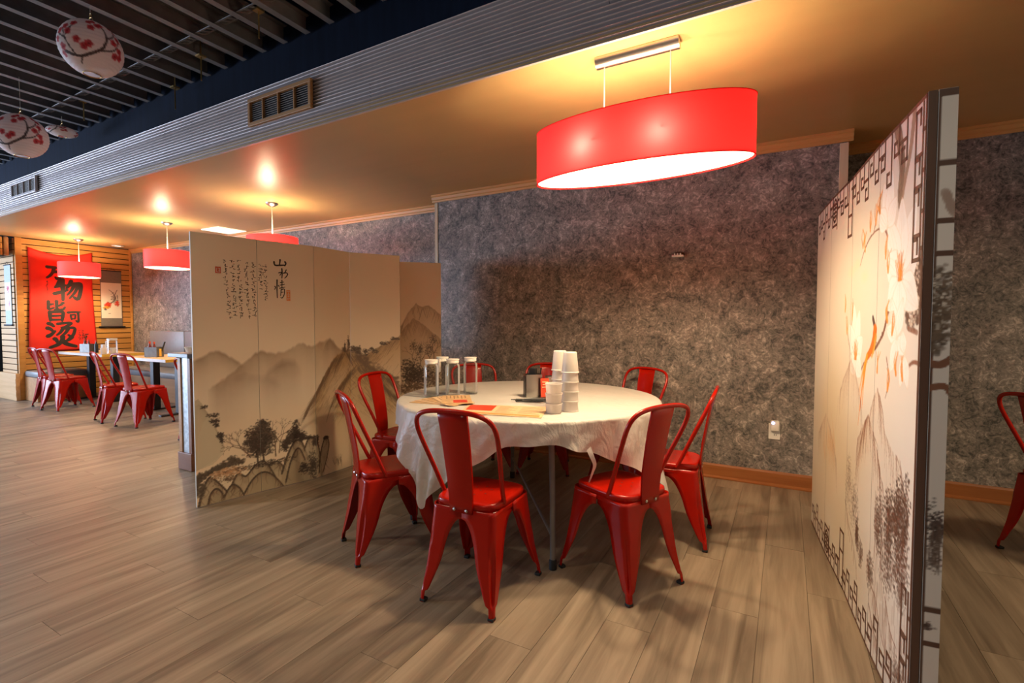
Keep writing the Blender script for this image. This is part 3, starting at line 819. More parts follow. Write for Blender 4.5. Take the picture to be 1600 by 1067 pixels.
def make_chair():
    t = thing('metal_chair', 'red metal chair', 'chair', (0, 0, 0), 0, 'red metal cafe chairs')
    seat_mesh().build('seat', M['red'], t, smooth=50)
    h = MB()
    for x, y in [(0, 0), (0.04, 0.03), (-0.04, 0.03), (0.04, -0.03), (-0.04, -0.03), (0, 0.06), (0, -0.06)]:
        h.lathe([(0.001, 0.4485), (0.0045, 0.4483)], 8, c=(x, y, 0))
    h.build('drain_holes', M['hole'], t, recalc=False)['kind'] = 'stuff'
    for sx in (1, -1):
        for sy in (1, -1):
            lg = chair_leg(sx, sy).build('leg', M['red'], t, smooth=50)
            solidify(lg, 0.0025, 0)
            fx = (0.212 if sy > 0 else 0.182) - 0.009; fy = (0.222 if sy > 0 else 0.228) - 0.009
            MB().box((sx * (fx - 0.004), sy * (fy - 0.006), 0.007), (0.028, 0.028, 0.014), 0.004).build('rubber_foot', M['rubber'], lg)
    half = [(0.152, -0.060, 0.430), (0.156, -0.085, 0.48), (0.170, -0.130, 0.58), (0.188, -0.183, 0.695), (0.194, -0.213, 0.762), (0.184, -0.231, 0.806), (0.154, -0.243, 0.834), (0.095, -0.249, 0.849), (0, -0.252, 0.854)]
    path = [(x, y, z) for x, y, z in half] + [(-x, y, z) for x, y, z in half[-2::-1]]
    MB().tube(catmull(path, 5), 0.0105, 10).build('back_frame', M['red'], t, smooth=60)
    rows = []
    for k in range(13):
        f = k / 12; z = 0.405 + f * (0.846 - 0.405)
        y = float(np.interp(z, [0.40, 0.43, 0.45, 0.56, 0.68, 0.76, 0.85], [-0.178, -0.179, -0.175, -0.186, -0.208, -0.224, -0.246]))
        wd = 0.056 + 0.017 * f ** 0.8
        rows.append([(u * wd, y - 0.010 * (1 - u * u) * min(1, f * 3) - (0.0 if abs(u) < 0.99 else -0.006), z) for u in (-1, -0.96, -0.6, -0.25, 0, 0.25, 0.6, 0.96, 1)])
    sp = MB().grid(rows).build('back_splat', M['red'], t, smooth=40); solidify(sp, 0.0025, 0)
    for sx in (-1, 1):
        MB().lathe([(0.001, 0.0), (0.006, 0.001), (0.007, 0.004), (0.001, 0.007)], 8).build('bolt', M['steel'], t).matrix_local = Matrix.Translation((sx * 0.03, -0.178, 0.418)) @ Matrix.Rotation(R_(90), 4, 'X')
    return t

CH = make_chair()
nchair = 0
def chair_at(x, y, fx, fy, label):
    """seat centre x, y; facing direction fx, fy"""
    global nchair
    o = CH if nchair == 0 else copy_obj(CH)
    nchair += 1
    o.location = (x, y, 0); o.rotation_euler = (0, 0, math.atan2(fy, fx) - PI / 2)
    o['label'] = label
    return o
def by_rear(mx, my, fx, fy, label):
    """from the midpoint of the rear feet"""
    l = math.hypot(fx, fy); fx /= l; fy /= l
    return chair_at(mx + fx * 0.225, my + fy * 0.225, fx, fy, label)
TX, TY = -1.42, 2.75
by_rear(-1.197, 1.648, -0.06, 1.0, 'nearest red metal chair, its back to us, at the front of the round table')
by_rear(-0.478, 2.19, -0.885, 0.465, 'red metal chair at the right front of the round table, seat lit orange')
by_rear(-1.995, 1.797, 0.510, 0.860, 'red metal chair at the left front of the round table, beside the folding landscape screen')
by_rear(-0.354, 2.906, -0.998, -0.064, 'rightmost red metal chair of the round table, seen from the side before the grey wall')
def around(deg, r, label, twist=0):
    a = R_(deg); a2 = R_(deg + twist)
    chair_at(TX + r * math.cos(a), TY + r * math.sin(a), -math.cos(a2), -math.sin(a2), label)
around(188, 0.93, 'red metal chair between the landscape screen and the left edge of the round table')
around(68, 1.00, 'red metal chair behind the right part of the round table, against the grey wall')
around(109, 1.0, 'red metal chair hidden behind the metal holders on the round table, only its top showing')
around(140, 1.0, 'red metal chair behind the glass bottles on the round table, rear left')
by_rear(1.09, 3.397, 0.9, 0.44, 'red metal chair at the right edge of the picture beyond the magnolia screen')
by_rear(-9.315, 2.764, 0.0, 1.0, 'farthest red metal chair, leftmost at the far booth table by the slatted wall')
by_rear(-8.795, 2.732, -0.20, 1.0, 'second red metal chair from the left at the far booth table')
by_rear(-7.315, 2.719, 0.17, 1.0, 'red metal chair at the left of the nearer booth table')
by_rear(-6.645, 2.727, -0.20, 1.0, 'red metal chair at the right of the nearer booth table, its back splat facing us')
by_rear(-5.28, 2.70, 0.0, 1.0, 'red metal chair mostly hidden behind the low divider wall')

# ================================================================== ROUND TABLE
TZ = 0.752
t = thing('round_table', 'round folding table with grey legs under the white plastic cloth', 'table', (TX, TY, 0))
MB().lathe([(0.001, 0.722), (0.785, 0.722), (0.795, 0.727), (0.795, 0.742), (0.785, 0.747), (0.001, 0.747)], 64).build('tabletop', M['table_under'], t, smooth=40)
for lx, ly in [(0.435, -0.575), (-0.575, -0.435), (-0.435, 0.575), (0.575, 0.435)]:
    lg = MB().tube([(lx * 0.93, ly * 0.93, 0.722), (lx * 0.985, ly * 0.985, 0.35), (lx, ly, 0.03)], 0.0145, 12).build('leg', M['grey_leg'], t, smooth=60)
    MB().lathe([(0.001, 0.0), (0.019, 0.0), (0.019, 0.045), (0.015, 0.05), (0.001, 0.05)], 12, c=(lx, ly, 0)).build('foot_cap', M['rubber'], lg, smooth=40)
for a_, b_ in [((0.405, -0.535, 0.60), (0.12, -0.66, 0.722)), ((0.405, -0.535, 0.60), (0.60, -0.30, 0.722)), ((-0.535, -0.405, 0.60), (-0.25, -0.25, 0.722)), ((0.535, 0.405, 0.60), (0.25, 0.25, 0.722)), ((-0.405, 0.535, 0.60), (-0.25, 0.25, 0.722))]:
    MB().tube([a_, b_], 0.006, 8).build('brace', M['grey_leg'], t)
MB().tube([(0.43, -0.57, 0.16), (-0.43, 0.57, 0.16)], 0.008, 8).build('cross_bar', M['grey_leg'], t)

def cloth_mesh():
    rng = np.random.default_rng(3); nT, nR = 360, 12
    R0 = 0.803; half = 0.925; phi = R_(-56.5)
    ph = rng.random(8) * 6.28
    rows = []
    for i in range(nR):
        s_ = R0 * (0.02 + 0.96 * i / (nR - 1))
        rows.append([(s_ * math.cos(2 * PI * j / nT), s_ * math.sin(2 * PI * j / nT), TZ + 0.0012 * math.sin(9 * s_ + 5 * 2 * PI * j / nT) * (i > 0)) for j in range(nT + 1)])
    nD = 22
    for i in range(nD + 1):
        f = i / nD; row = []
        for j in range(nT + 1):
            th = 2 * PI * j / nT
            a = (th - phi + PI / 4) % (PI / 2) - PI / 4
            ext = half / math.cos(a)
            side = int(((th - phi + PI / 4) % (2 * PI)) // (PI / 2))
            ext = min(ext, 1.285) + 0.010 * math.sin(7 * th + ph[0]) + 0.006 * math.sin(23 * th + ph[1])
            drop = max(0.05, ext - R0)
            L_ = f * drop
            # round over the table edge
            rr = 0.014
            if L_ < rr * PI / 2:
                q = L_ / rr; r = R0 - 0.006 + rr * math.sin(q); z = TZ - rr * (1 - math.cos(q))
            else:
                r = R0 - 0.006 + rr; z = TZ - rr - (L_ - rr * PI / 2)
            k = (L_ / 0.4) ** 1.1
            corner = abs(a) / (PI / 4)
            fold = 0.055 * k * (math.sin(11 * th + ph[2]) + 0.55 * math.sin(19 * th + ph[3]) + 0.35 * math.sin(37 * th + ph[4]))
            fold += 0.004 * f * math.sin(53 * th + ph[5]) + 0.006 * f * math.sin(28 * th + ph[6] + 9 * f)
            flare = 0.03 * k + 0.10 * k * corner ** 3
            r2 = r + flare * 0.6 + fold * (0.45 + 0.55 * corner)
            r2 = max(r2, R0 + 0.003) if L_ > 0.02 else r
            th2 = th + 0.04 * k * math.sin(13 * th + ph[7])
            row.append((r2 * math.cos(th2), r2 * math.sin(th2), z))
        rows.append(row)
    return MB().grid(rows)
cl = cloth_mesh().build('tablecloth', M['cloth'], None, smooth=180, recalc=False, loc=(TX, TY, 0))
tag(cl, 'white plastic tablecloth draped unevenly over the round table', 'tablecloth')
st = MB()
rb = catmull([(0.60, -0.545, 0.63), (0.622, -0.548, 0.585), (0.634, -0.536, 0.54), (0.622, -0.53, 0.50), (0.606, -0.535, 0.45)], 5)
for k in range(len(rb) - 1):
    w0 = 0.011 * (1 - 0.8 * k / len(rb)); w1 = 0.011 * (1 - 0.8 * (k + 1) / len(rb))
    p, q = rb[k], rb[k + 1]
    st.add([p + Vector((-w0, -w0, 0)), p + Vector((w0, w0, 0)), q + Vector((w1, w1, 0)), q + Vector((-w1, -w1, 0))], [(0, 1, 2, 3)])
st.build('torn_strip', M['cloth'], cl, recalc=False)

ZT = TZ + 0.0015
# glass bottles
def bottle(x, y, h, r, label, name='glass_bottle', handle=False):
    t = thing(name, label, 'bottle', (x, y, ZT), 0, 'glass bottles on the round table')
    out = [(0.001, 0.0), (r * 0.93, 0.0), (r, 0.006), (r, h * 0.80), (r * 0.96, h * 0.83), (r * 0.80, h * 0.865), (r * 0.80, h * 0.90)]
    inn = [(r * 0.74, h * 0.90), (r * 0.74, h * 0.865), (r * 0.90, h * 0.825), (r * 0.93, h * 0.79), (r * 0.93, 0.014), (r * 0.85, 0.010), (0.001, 0.010)]
    MB().lathe(out + inn, 28).build('body', M['glass'], t, smooth=40)
    MB().lathe([(0.001, h * 0.88), (r * 0.73, h * 0.88), (r * 0.73, h * 0.902), (r * 0.86, h * 0.902), (r * 0.86, h * 0.955), (r * 0.83, h * 0.96), (r * 0.83, h * 0.97), (r * 0.90, h * 0.975), (r * 0.90, h), (0.001, h)], 28).build('lid', M['white'], t, smooth=30)
    if handle:
        MB().box((r * 0.3, -r * 1.12, h * 0.78), (0.016, 0.010, 0.085), 0.004).tube([(-r * 0.6, -r * 1.02, h * 0.9), (r * 0.3, -r * 1.2, h * 0.9), (r * 0.9, -r * 0.7, h * 0.9)], 0.005, 6).build('clip_handle', M['cup'], t, smooth=40)
    return t
bottle(-1.930, 2.420, 0.232, 0.046, 'tall clear glass bottle with white lid, leftmost on the round table')
bottle(-1.950, 2.560, 0.240, 0.044, 'clear glass pitcher with clip handle, second from left behind the other bottles', handle=True)
bottle(-1.825, 2.500, 0.235, 0.046, 'clear glass bottle with white lid, third from left on the round table')
bottle(-1.785, 2.640, 0.238, 0.045, 'clear glass bottle with white lid, standing apart at the right of the bottles')

# metal holders
def holder(x, y, rz, label, d=(0.098, 0.075, 0.142)):
    t = thing('metal_holder', label, 'table caddy', (x, y, ZT), rz, 'metal holders on the round table')
    wx, wy, h = d; th = 0.003
    mb = MB()
    mb.box((0, -wy / 2, h / 2), (wx, th, h)).box((0, wy / 2, h / 2), (wx, th, h)).box((0, 0, 0.004), (wx, wy, 0.005)).box((-wx / 2, 0, h / 2), (th, wy, h)).box((wx / 2, 0, h / 2), (th, wy, h))
    mb.build('body', M['chrome'], t)
    return t
hx, hy, hr = -1.375, 2.725, R_(29 + 12)
h1 = holder(hx, hy, hr, 'tall polished metal holder with black utensils, nearer the front of the round table')
MB().box((-0.0525, 0, 0.068), (0.002, 0.06, 0.125)).build('side_slot', M['black_pl'], h1)
tag(MB().box((0, 0, 0), (0.046, 0.03, 0.17), 0.005).build('black_case', M['black_pl'], loc=(hx + 0.0, hy + 0.005, ZT + 0.095)), 'black upright box standing in the nearer metal holder', 'box')
cs = MB().tube([(0, 0, 0), (0.022, 0.012, 0.17)], 0.004, 6).build('chopstick', M['black_pl'], None, loc=(hx + 0.022, hy + 0.018, ZT + 0.01))
tag(cs, 'single black chopstick leaning out of the nearer metal holder', 'chopstick')
h2x, h2y = -1.265, 2.79
h2 = holder(h2x, h2y, hr, 'shorter polished metal holder behind the red card, right of the utensil holder', (0.085, 0.06, 0.13))
rc = thing('table_card', 'small red menu card standing against the second metal holder', 'menu card', (-1.286, 2.712, ZT), hr)
MB().box((0, 0, 0.062), (0.052, 0.006, 0.118), rot=Matrix.Rotation(-0.10, 3, 'X')).build('card', M['menu_red'], rc)
k = MB()
for i in range(5): k.box((0, -0.0075 + i * 0.0016 - 0.0005, 0.100 - i * 0.016), (0.036 - 0.006 * (i % 2), 0.001, 0.005), rot=Matrix.Rotation(-0.10, 3, 'X'))
k.build('print_lines', M['menu'], rc); rc.children[-1]['kind'] = 'stuff'
MB().box((0, 0, 0.004), (0.06, 0.03, 0.008)).build('base', M['copper'], rc)
# heap of black chopsticks
rng = random.Random(4)
for i in range(9):
    a = R_(29) + rng.uniform(-0.45, 0.35)
    cx, cy = -1.285 + rng.uniform(-0.03, 0.03), 2.53 + rng.uniform(-0.02, 0.02)
    ln = rng.uniform(0.07, 0.10); z = 0.005 + 0.0062 * (i // 3)
    o = MB().tube([(-ln * math.cos(a), -ln * math.sin(a), 0), (ln * math.cos(a), ln * math.sin(a), 0)], [0.0026, 0.0034], 6).build('chopstick', M['black_pl'], None, loc=(cx, cy, ZT + z))
    tag(o, 'black plastic chopstick in the small loose heap before the metal holder', 'chopstick', 'heap of black chopsticks')

# cups
def cup_mesh(r0, r1, h, name, parent=None):
    """upside-down thin cup: open rim r0 at the bottom, base r1 at the top"""
    t_ = 0.0016
    prof = [(r0 + 0.003, 0.0), (r0 + 0.003, 0.004), (r0, 0.006), (r1 + 0.002, h - 0.003), (r1 - 0.001, h), (0.001, h)]
    inn = [(0.001, h - t_), (r1 - 0.003, h - t_), (r0 - t_, 0.004), (r0 + 0.001, 0.0)]
    return MB().lathe(prof, 28, close=False).build(name, M['cup'], parent, smooth=35)
order = ['lowest', 'second from the bottom', 'middle', 'second from the top', 'topmost']
def cup_stack(x, y, n, desc, group, tops=None):
    first = None
    for k in range(n):
        if first is None: o = first = cup_mesh(0.0445, 0.0325, 0.108, 'plastic_cup')
        else: o = first.copy(); COL.objects.link(o)
        o.location = (x, y, ZT + 0.0505 * k)
        tag(o, '%s upturned frosted cup of the %s' % (order[k], desc), 'cup', group)
cup_stack(-0.985, 2.385, 5, 'front tall stack on the table', 'front stack of cups')
cup_stack(-1.08, 2.47, 5, 'rear tall stack, partly hidden', 'rear stack of cups')
first = None
for k, nm in enumerate(['lowest', 'middle', 'topmost']):
    if first is None:
        first = MB().lathe([(0.001, 0), (0.036, 0), (0.0385, 0.004), (0.0425, 0.046), (0.0445, 0.047), (0.0445, 0.051), (0.042, 0.051), (0.0405, 0.046), (0.0365, 0.006), (0.001, 0.003)], 28).build('plastic_tub', M['cup'], None, smooth=35); o = first
    else: o = first.copy(); COL.objects.link(o)
    o.location = (-1.035, 2.29, ZT + 0.0512 * k)
    tag(o, '%s frosted tub of the short stack left of the tall cups' % nm, 'tub', 'short stack of tubs')

# menus: one large laminated sheet, and a fan of smaller ones
def sheet(name, pts, z, m, parent=None, th=0.0015):
    n = len(pts); vs = [(x, y, z) for x, y in pts] + [(x, y, z + th) for x, y in pts]
    fs = [tuple(range(n)), tuple(range(n, 2 * n))] + [(i, (i + 1) % n, n + (i + 1) % n, n + i) for i in range(n)]
    return MB().add(vs, fs).build(name, m, parent)
mn = thing('laminated_menu', 'large tan laminated menu sheet with red corner block, on the round table', 'menu', (-1.29, 2.20, ZT))
A_, B_, C_, D_ = (-0.165, -0.150), (0.262, -0.072), (0.165, 0.228), (-0.262, 0.080)
def bil(u, v):
    return ((A_[0] * (1 - u) + B_[0] * u) * (1 - v) + (D_[0] * (1 - u) + C_[0] * u) * v, (A_[1] * (1 - u) + B_[1] * u) * (1 - v) + (D_[1] * (1 - u) + C_[1] * u) * v)
sheet('sheet', [A_, B_, C_, D_], 0.0005, M['menu'], mn, 0.002)
sheet('red_block', [bil(0.03, 0.36), bil(0.36, 0.36), bil(0.36, 0.96), bil(0.03, 0.96)], 0.0027, M['menu_red'], mn, 0.0004)
sheet('orange_band', [bil(0.03, 0.05), bil(0.97, 0.05), bil(0.97, 0.16), bil(0.03, 0.16)], 0.0027, M['orange_seal'], mn, 0.0004)
tx = MB()
for i in range(9):
    for c0, c1 in ((0.41, 0.64), (0.69, 0.95)):
        v = 0.24 + i * 0.08; q = [bil(c0, v), bil(c1 - 0.05 * (i % 3), v), bil(c1 - 0.05 * (i % 3), v + 0.022), bil(c0, v + 0.022)]
        tx.add([(x, y, 0.00295) for x, y in q], [(0, 1, 2, 3)])
tx.build('print_lines', M['menu_text'], mn, recalc=False)['kind'] = 'stuff'
fan = [(-1.75, 2.275, 62, 'menu2'), (-1.735, 2.290, 48, 'menu'), (-1.72, 2.305, 33, 'menu2'), (-1.70, 2.325, 18, 'menu'), (-1.685, 2.345, 2, 'menu2')]
nm = ['undermost', 'second from the bottom', 'middle', 'second from the top', 'uppermost']
for i, (x, y, dg, mk) in enumerate(fan):
    a = R_(dg - 55); c, s_ = math.cos(a), math.sin(a)
    def q(u, v): return (u * c - v * s_, u * s_ + v * c)
    o = sheet('folded_menu', [q(-0.155, -0.085), q(0.155, -0.085), q(0.155, 0.085), q(-0.155, 0.085)], 0, M[mk], None, 0.002)
    o.location = (x, y, ZT + 0.0006 + 0.0028 * i)
    tag(o, '%s tan paper menu of the fanned pile by the glass bottles' % nm[i], 'menu', 'fanned pile of menus')
    sheet('red_print', [q(0.03, -0.02), q(0.13, -0.02), q(0.13, 0.06), q(0.03, 0.06)], 0.0021, M['menu_red'], o, 0.0003)
    pm = MB()
    for k in range(6):
        w_ = [q(-0.13, -0.06 + k * 0.022), q(-0.01 - 0.02 * (k % 2), -0.06 + k * 0.022), q(-0.01 - 0.02 * (k % 2), -0.052 + k * 0.022), q(-0.13, -0.052 + k * 0.022)]
        pm.add([(px, py, 0.0022) for px, py in w_], [(0, 1, 2, 3)])
    pm.build('print_lines', M['menu_text'], o, recalc=False)['kind'] = 'stuff'
# ================================================================== FOLDING LANDSCAPE SCREEN (left)
PU = 0.41
def build_left_canvas():
    c = Canvas(0, 6 * PU, 0, 1.80, 0.0045, 0.0045, (0.80, 0.67, 0.50), 11)
    def X(p): return [(u * PU, z) for u, z in p]
    # warm aged tone, a little paler in the mist
    c.mix(0.22 * c.noise(2.0, 3), (0.58, 0.46, 0.32))
    c.mix(np.exp(-((c.ZZ - 0.72) / 0.14) ** 2) * 0.35, (0.74, 0.68, 0.57))
    wash = (0.27, 0.175, 0.10); dark = (0.15, 0.095, 0.06); tan = (0.47, 0.30, 0.13); ink = (0.060, 0.042, 0.033)
    c.ridge(X([(-0.1, 0.96), (0.04, 0.966), (0.16, 0.999), (0.32, 1.027), (0.48, 1.001), (0.63, 0.951), (0.8, 0.90)]), 0.10, wash, 0.85, 0.02, 0.004, tex=0.3)
    c.ridge(X([(0.18, 0.77), (0.22, 0.782), (0.47, 0.842), (0.74, 0.929), (0.96, 1.001), (1.06, 1.011), (1.24, 0.992), (1.43, 0.992), (1.63, 1.04), (1.73, 1.059), (1.94, 1.035), (2.14, 1.065), (2.4, 1.083), (2.63, 1.013), (2.82, 0.964), (3.0, 0.93)]), 0.20, wash, 0.74, 0.02, 0.004, tex=0.35)
    c.ridge(X([(1.0, 0.80), (1.2, 0.88), (1.45, 0.94), (1.62, 0.93), (1.75, 0.86)]), 0.12, dark, 0.55, 0.05, 0.004)
    c.ridge(X([(0.3, 0.76), (0.5, 0.82), (0.8, 0.85), (1.1, 0.82), (1.4, 0.78)]), 0.06, dark, 0.35, 0.05, 0.004)
    c.ridge(X([(2.18, 0.98), (2.3, 1.06), (2.40, 1.09), (2.52, 1.06), (2.65, 0.98)]), 0.10, dark, 0.62, 0.02, 0.004)
    # right-hand tan mountains
    r1 = X([(1.84, 0.561), (1.98, 0.661), (2.19, 0.781), (2.5, 0.926), (2.83, 0.982), (3.1, 0.959), (3.42, 0.836), (3.75, 0.744), (4.0, 0.677)])
    r4 = X([(2.95, 0.90), (3.2, 0.93), (3.37, 0.955), (3.65, 1.023), (3.88, 1.07), (4.0, 1.09), (4.6, 1.05), (5.0, 0.9)])
    c.ridge(r4, 0.40, tan, 0.95, 0.01, 0.004, tex=0.2); c.ridge(r4, 0.06, wash, 0.8, 0.01, 0.006)
    for k in range(26):
        u = 3.0 + 1.0 * c.r.random(); z = float(np.interp(u, [2.95, 3.37, 3.88, 4.0], [0.9, 0.955, 1.07, 1.09])) - 0.02
        c.stroke([(u * PU, z), (u * PU - 0.03, z - 0.05), (u * PU - 0.07, z - 0.12)], [0.006, 0.002], wash, 0.45)
    c.ridge(r1, 0.34, tan, 1.0, 0.01, 0.004, tex=0.25); c.ridge(r1, 0.06, dark, 0.75, 0.012, 0.006)
    r2 = X([(2.45, 0.58), (2.49, 0.636), (2.81, 0.758), (3.1, 0.854), (3.31, 0.838), (3.53, 0.738), (3.75, 0.635), (3.9, 0.58)])
    c.ridge(r2, 0.36, (0.50, 0.33, 0.15), 1.0, 0.01, 0.004, tex=0.25); c.ridge(r2, 0.035, dark, 0.75, 0.012, 0.006)
    for rr, n_ in ((r1, 220), (r2, 160)):
        P = np.array(rr)
        for k in range(n_):
            x = P[0, 0] + (P[-1, 0] - P[0, 0]) * c.r.random(); z = float(np.interp(x, P[:, 0], P[:, 1])) - 0.01 - 0.03 * c.r.random()
            sl = np.sign(x - P[np.argmax(P[:, 1]), 0]) or 1
            l = 0.05 + 0.10 * c.r.random()
            c.stroke([(x, z), (x + sl * l * 0.35, z - l * 0.5), (x + sl * l * 0.55, z - l)], [0.007, 0.002], dark, 0.5)
    for rr, zf, n_ in ((r1, 0.55, 420), (r4, 0.78, 240), (r2, 0.45, 260)):
        P = np.array(rr)
        for k in range(n_):
            x = P[0, 0] + (P[-1, 0] - P[0, 0]) * c.r.random(); zr = float(np.interp(x, P[:, 0], P[:, 1]))
            if zr <= zf: continue
            z = zr - (zr - zf) * c.r.random() ** 1.5; sl = 1 if x > P[np.argmax(P[:, 1]), 0] else -1; l = 0.03 + 0.07 * c.r.random()
            c.stroke([(x, z), (x + sl * l * .35, z - l * .45), (x + sl * l * .75, z - l * .8)], [0.005, 0.0018], dark, 0.16 + 0.22 * c.r.random(), 3)
    c.ridge(X([(1.7, 0.50), (1.9, 0.62), (2.1, 0.68), (2.3, 0.62), (2.45, 0.5)]), 0.10, wash, 0.40, 0.03, 0.004)
    for u0, u1, n_ in ((3.05, 3.95, 130), (2.75, 3.2, 60)):
        for k in range(n_):
            u = u0 + (u1 - u0) * c.r.random(); z = float(np.interp(u, [2.75, 2.83, 3.1, 3.42, 3.75, 4.0], [0.97, 0.985, 0.955, 0.84, 0.745, 0.68])) + c.r.normal(0.012, 0.014)
            c.dab(u * PU, z, 0.014, 0.010, dark, 0.45)
    for u, z, rx, rz, n_ in ((2.83, 1.01, 0.014, 0.045, 40), (2.93, 1.03, 0.014, 0.06, 50), (3.02, 1.0, 0.025, 0.025, 40), (3.15, 0.985, 0.03, 0.03, 60), (3.27, 0.965, 0.03, 0.028, 50), (3.45, 0.975, 0.03, 0.025, 40), (3.7, 1.035, 0.04, 0.014, 50), (3.9, 1.075, 0.04, 0.012, 40)):
        c.foliage(u * PU, z, rx, rz, n_, 0.009, (0.10, 0.07, 0.05), 0.6)
    # last panel: high peak, dark grove
    p6 = X([(4.75, 1.05), (5.05, 1.187), (5.21, 1.308), (5.4, 1.397), (5.51, 1.363), (5.71, 1.382), (5.97, 1.296), (6.1, 1.25)])
    p6b = X([(4.75, 1.0), (5.05, 1.134), (5.34, 1.254), (5.54, 1.201), (5.97, 1.05), (6.1, 1.0)])
    c.ridge(p6, 0.5, (0.50, 0.35, 0.20), 0.85, 0.008, 0.005, tex=0.3); c.ridge(p6, 0.02, dark, 0.6, 0.008, 0.005)
    c.ridge(p6b, 0.5, (0.44, 0.30, 0.17), 0.75, 0.008, 0.005, tex=0.3); c.ridge(p6b, 0.02, dark, 0.55, 0.008, 0.006)
    for P in (p6, p6b):
        P = np.array(P)
        for k in range(60):
            x = P[0, 0] + (P[-1, 0] - P[0, 0]) * c.r.random(); z = float(np.interp(x, P[:, 0], P[:, 1])) - 0.02
            l = 0.04 + 0.07 * c.r.random(); sl = c.r.choice([-1, 1])
            c.stroke([(x, z), (x + sl * l * 0.3, z - l)], [0.005, 0.0015], dark, 0.35)
    for u, z0, h in ((5.35, 0.70, 0.36), (5.5, 0.72, 0.33), (5.82, 0.82, 0.26), (5.72, 0.8, 0.2)):
        c.tree(u * PU, z0, PI / 2, h * 0.33, 0.009, ink, 4)
        c.foliage(u * PU, z0 + h * 0.75, 0.035, h * 0.3, 60, 0.008, ink, 0.55)
    c.foliage(5.25 * PU, 0.74, 0.10, 0.10, 260, 0.014, ink, 0.6); c.foliage(5.5 * PU, 0.68, 0.12, 0.10, 260, 0.014, ink, 0.6)
    c.foliage(5.2 * PU, 0.58, 0.12, 0.05, 160, 0.014, dark, 0.6); c.foliage(5.85 * PU, 0.66, 0.08, 0.10, 160, 0.012, dark, 0.6)
    # near left cliff
    cl_ = X([(-0.02, 0.70), (0.05, 0.72), (0.10, 0.69), (0.21, 0.60), (0.29, 0.52), (0.37, 0.44), (0.43, 0.364), (0.30, 0.30), (-0.02, 0.24)])
    c.poly(cl_, (0.46, 0.40, 0.28), 0.8, 0.25); c.ridge(X([(-0.05, 0.66), (0.05, 0.68), (0.12, 0.66), (0.21, 0.60), (0.33, 0.48), (0.45, 0.36)]), 0.03, dark, 0.5, 0.01, 0.006)
    c.poly(X([(0.03, 0.46), (0.12, 0.56), (0.2, 0.60), (0.27, 0.52), (0.36, 0.42), (0.41, 0.33), (0.25, 0.27), (0.03, 0.25)]), (0.56, 0.50, 0.37), 0.85, 0.2)
    for u, z, rx, rz, n_ in ((0.26, 0.60, 0.035, 0.012, 50), (0.29, 0.565, 0.03, 0.016, 60), (0.31, 0.52, 0.018, 0.02, 45), (0.37, 0.455, 0.026, 0.022, 70), (0.39, 0.41, 0.014, 0.03, 40), (0.14, 0.66, 0.02, 0.012, 30)):
        c.foliage(u * PU, z, rx, rz, n_, 0.007, ink, 0.75)
    # rocks along the bottom
    def rock(pts, col=(0.40, 0.32, 0.21), wdt=0.014):
        P = X(pts); c.poly(P + [(P[-1][0], -0.05), (P[0][0], -0.05)], col, 0.95, 0.35, 30)
        c.ridge(P, 0.03, dark, 0.7, 0.008, 0.002, tex=0.4, f=30)
        c.stroke(P, [wdt, wdt * 0.7], ink, 0.85)
        for k in range(14):
            i = c.r.integers(0, len(P) - 1); f = c.r.random(); x = P[i][0] * (1 - f) + P[i + 1][0] * f; z = P[i][1] * (1 - f) + P[i + 1][1] * f
            l = 0.03 + 0.06 * c.r.random()
            c.stroke([(x, z), (x + c.r.normal(0, 0.012), z - l * 0.5), (x + c.r.normal(0, 0.02), z - l)], [0.007, 0.002], dark, 0.5)
    rock([(0.9, 0.06), (1.05, 0.14), (1.2, 0.20), (1.35, 0.17), (1.5, 0.05)])
    rock([(1.35, 0.10), (1.45, 0.22), (1.55, 0.30), (1.63, 0.33), (1.72, 0.31), (1.8, 0.22), (1.92, 0.10), (1.98, 0.0)], wdt=0.016)
    rock([(1.42, 0.03), (1.5, 0.16), (1.6, 0.25), (1.68, 0.26), (1.76, 0.19), (1.86, 0.08), (1.9, 0.0)])
    rock([(1.78, 0.26), (1.86, 0.33), (1.97, 0.31), (2.05, 0.25), (2.1, 0.12), (2.12, 0.0)], (0.36, 0.29, 0.2))
    rock([(2.05, 0.04), (2.1, 0.19), (2.2, 0.29), (2.27, 0.31), (2.33, 0.24), (2.25, 0.12), (2.15, 0.03)], wdt=0.013)
    rock([(0.5, 0.08), (0.62, 0.17), (0.75, 0.14), (0.9, 0.20), (1.05, 0.22), (1.2, 0.12), (1.3, 0.02)])
    rock([(0.72, 0.02), (0.85, 0.10), (1.0, 0.14), (1.15, 0.12), (1.3, 0.05), (1.38, 0.0)])
    rock([(0.02, 0.0), (0.08, 0.10), (0.17, 0.18), (0.25, 0.17), (0.35, 0.12), (0.45, 0.06), (0.5, 0.0)], wdt=0.015)
    rock([(0.16, 0.0), (0.2, 0.07), (0.28, 0.10), (0.36, 0.07), (0.42, 0.0)])
    rock([(0.4, 0.03), (0.52, 0.10), (0.64, 0.07), (0.72, 0.0)])
    for u, z, rx, rz, n_, s_ in ((0.05, 0.14, 0.03, 0.07, 130, 0.012), (0.14, 0.21, 0.04, 0.02, 80, 0.011), (0.30, 0.235, 0.04, 0.02, 90, 0.011), (0.42, 0.25, 0.04, 0.025, 90, 0.011), (0.55, 0.265, 0.035, 0.03, 110, 0.011), (0.66, 0.25, 0.03, 0.02, 60, 0.010)):
        c.foliage(u * PU, z, rx, rz, n_, s_, (0.10, 0.075, 0.055), 0.6)
    c.foliage(0.5 * PU, 0.19, 0.10, 0.03, 150, 0.010, (0.50, 0.30, 0.17), 0.7); c.foliage(0.4 * PU, 0.15, 0.08, 0.03, 60, 0.008, dark, 0.6)
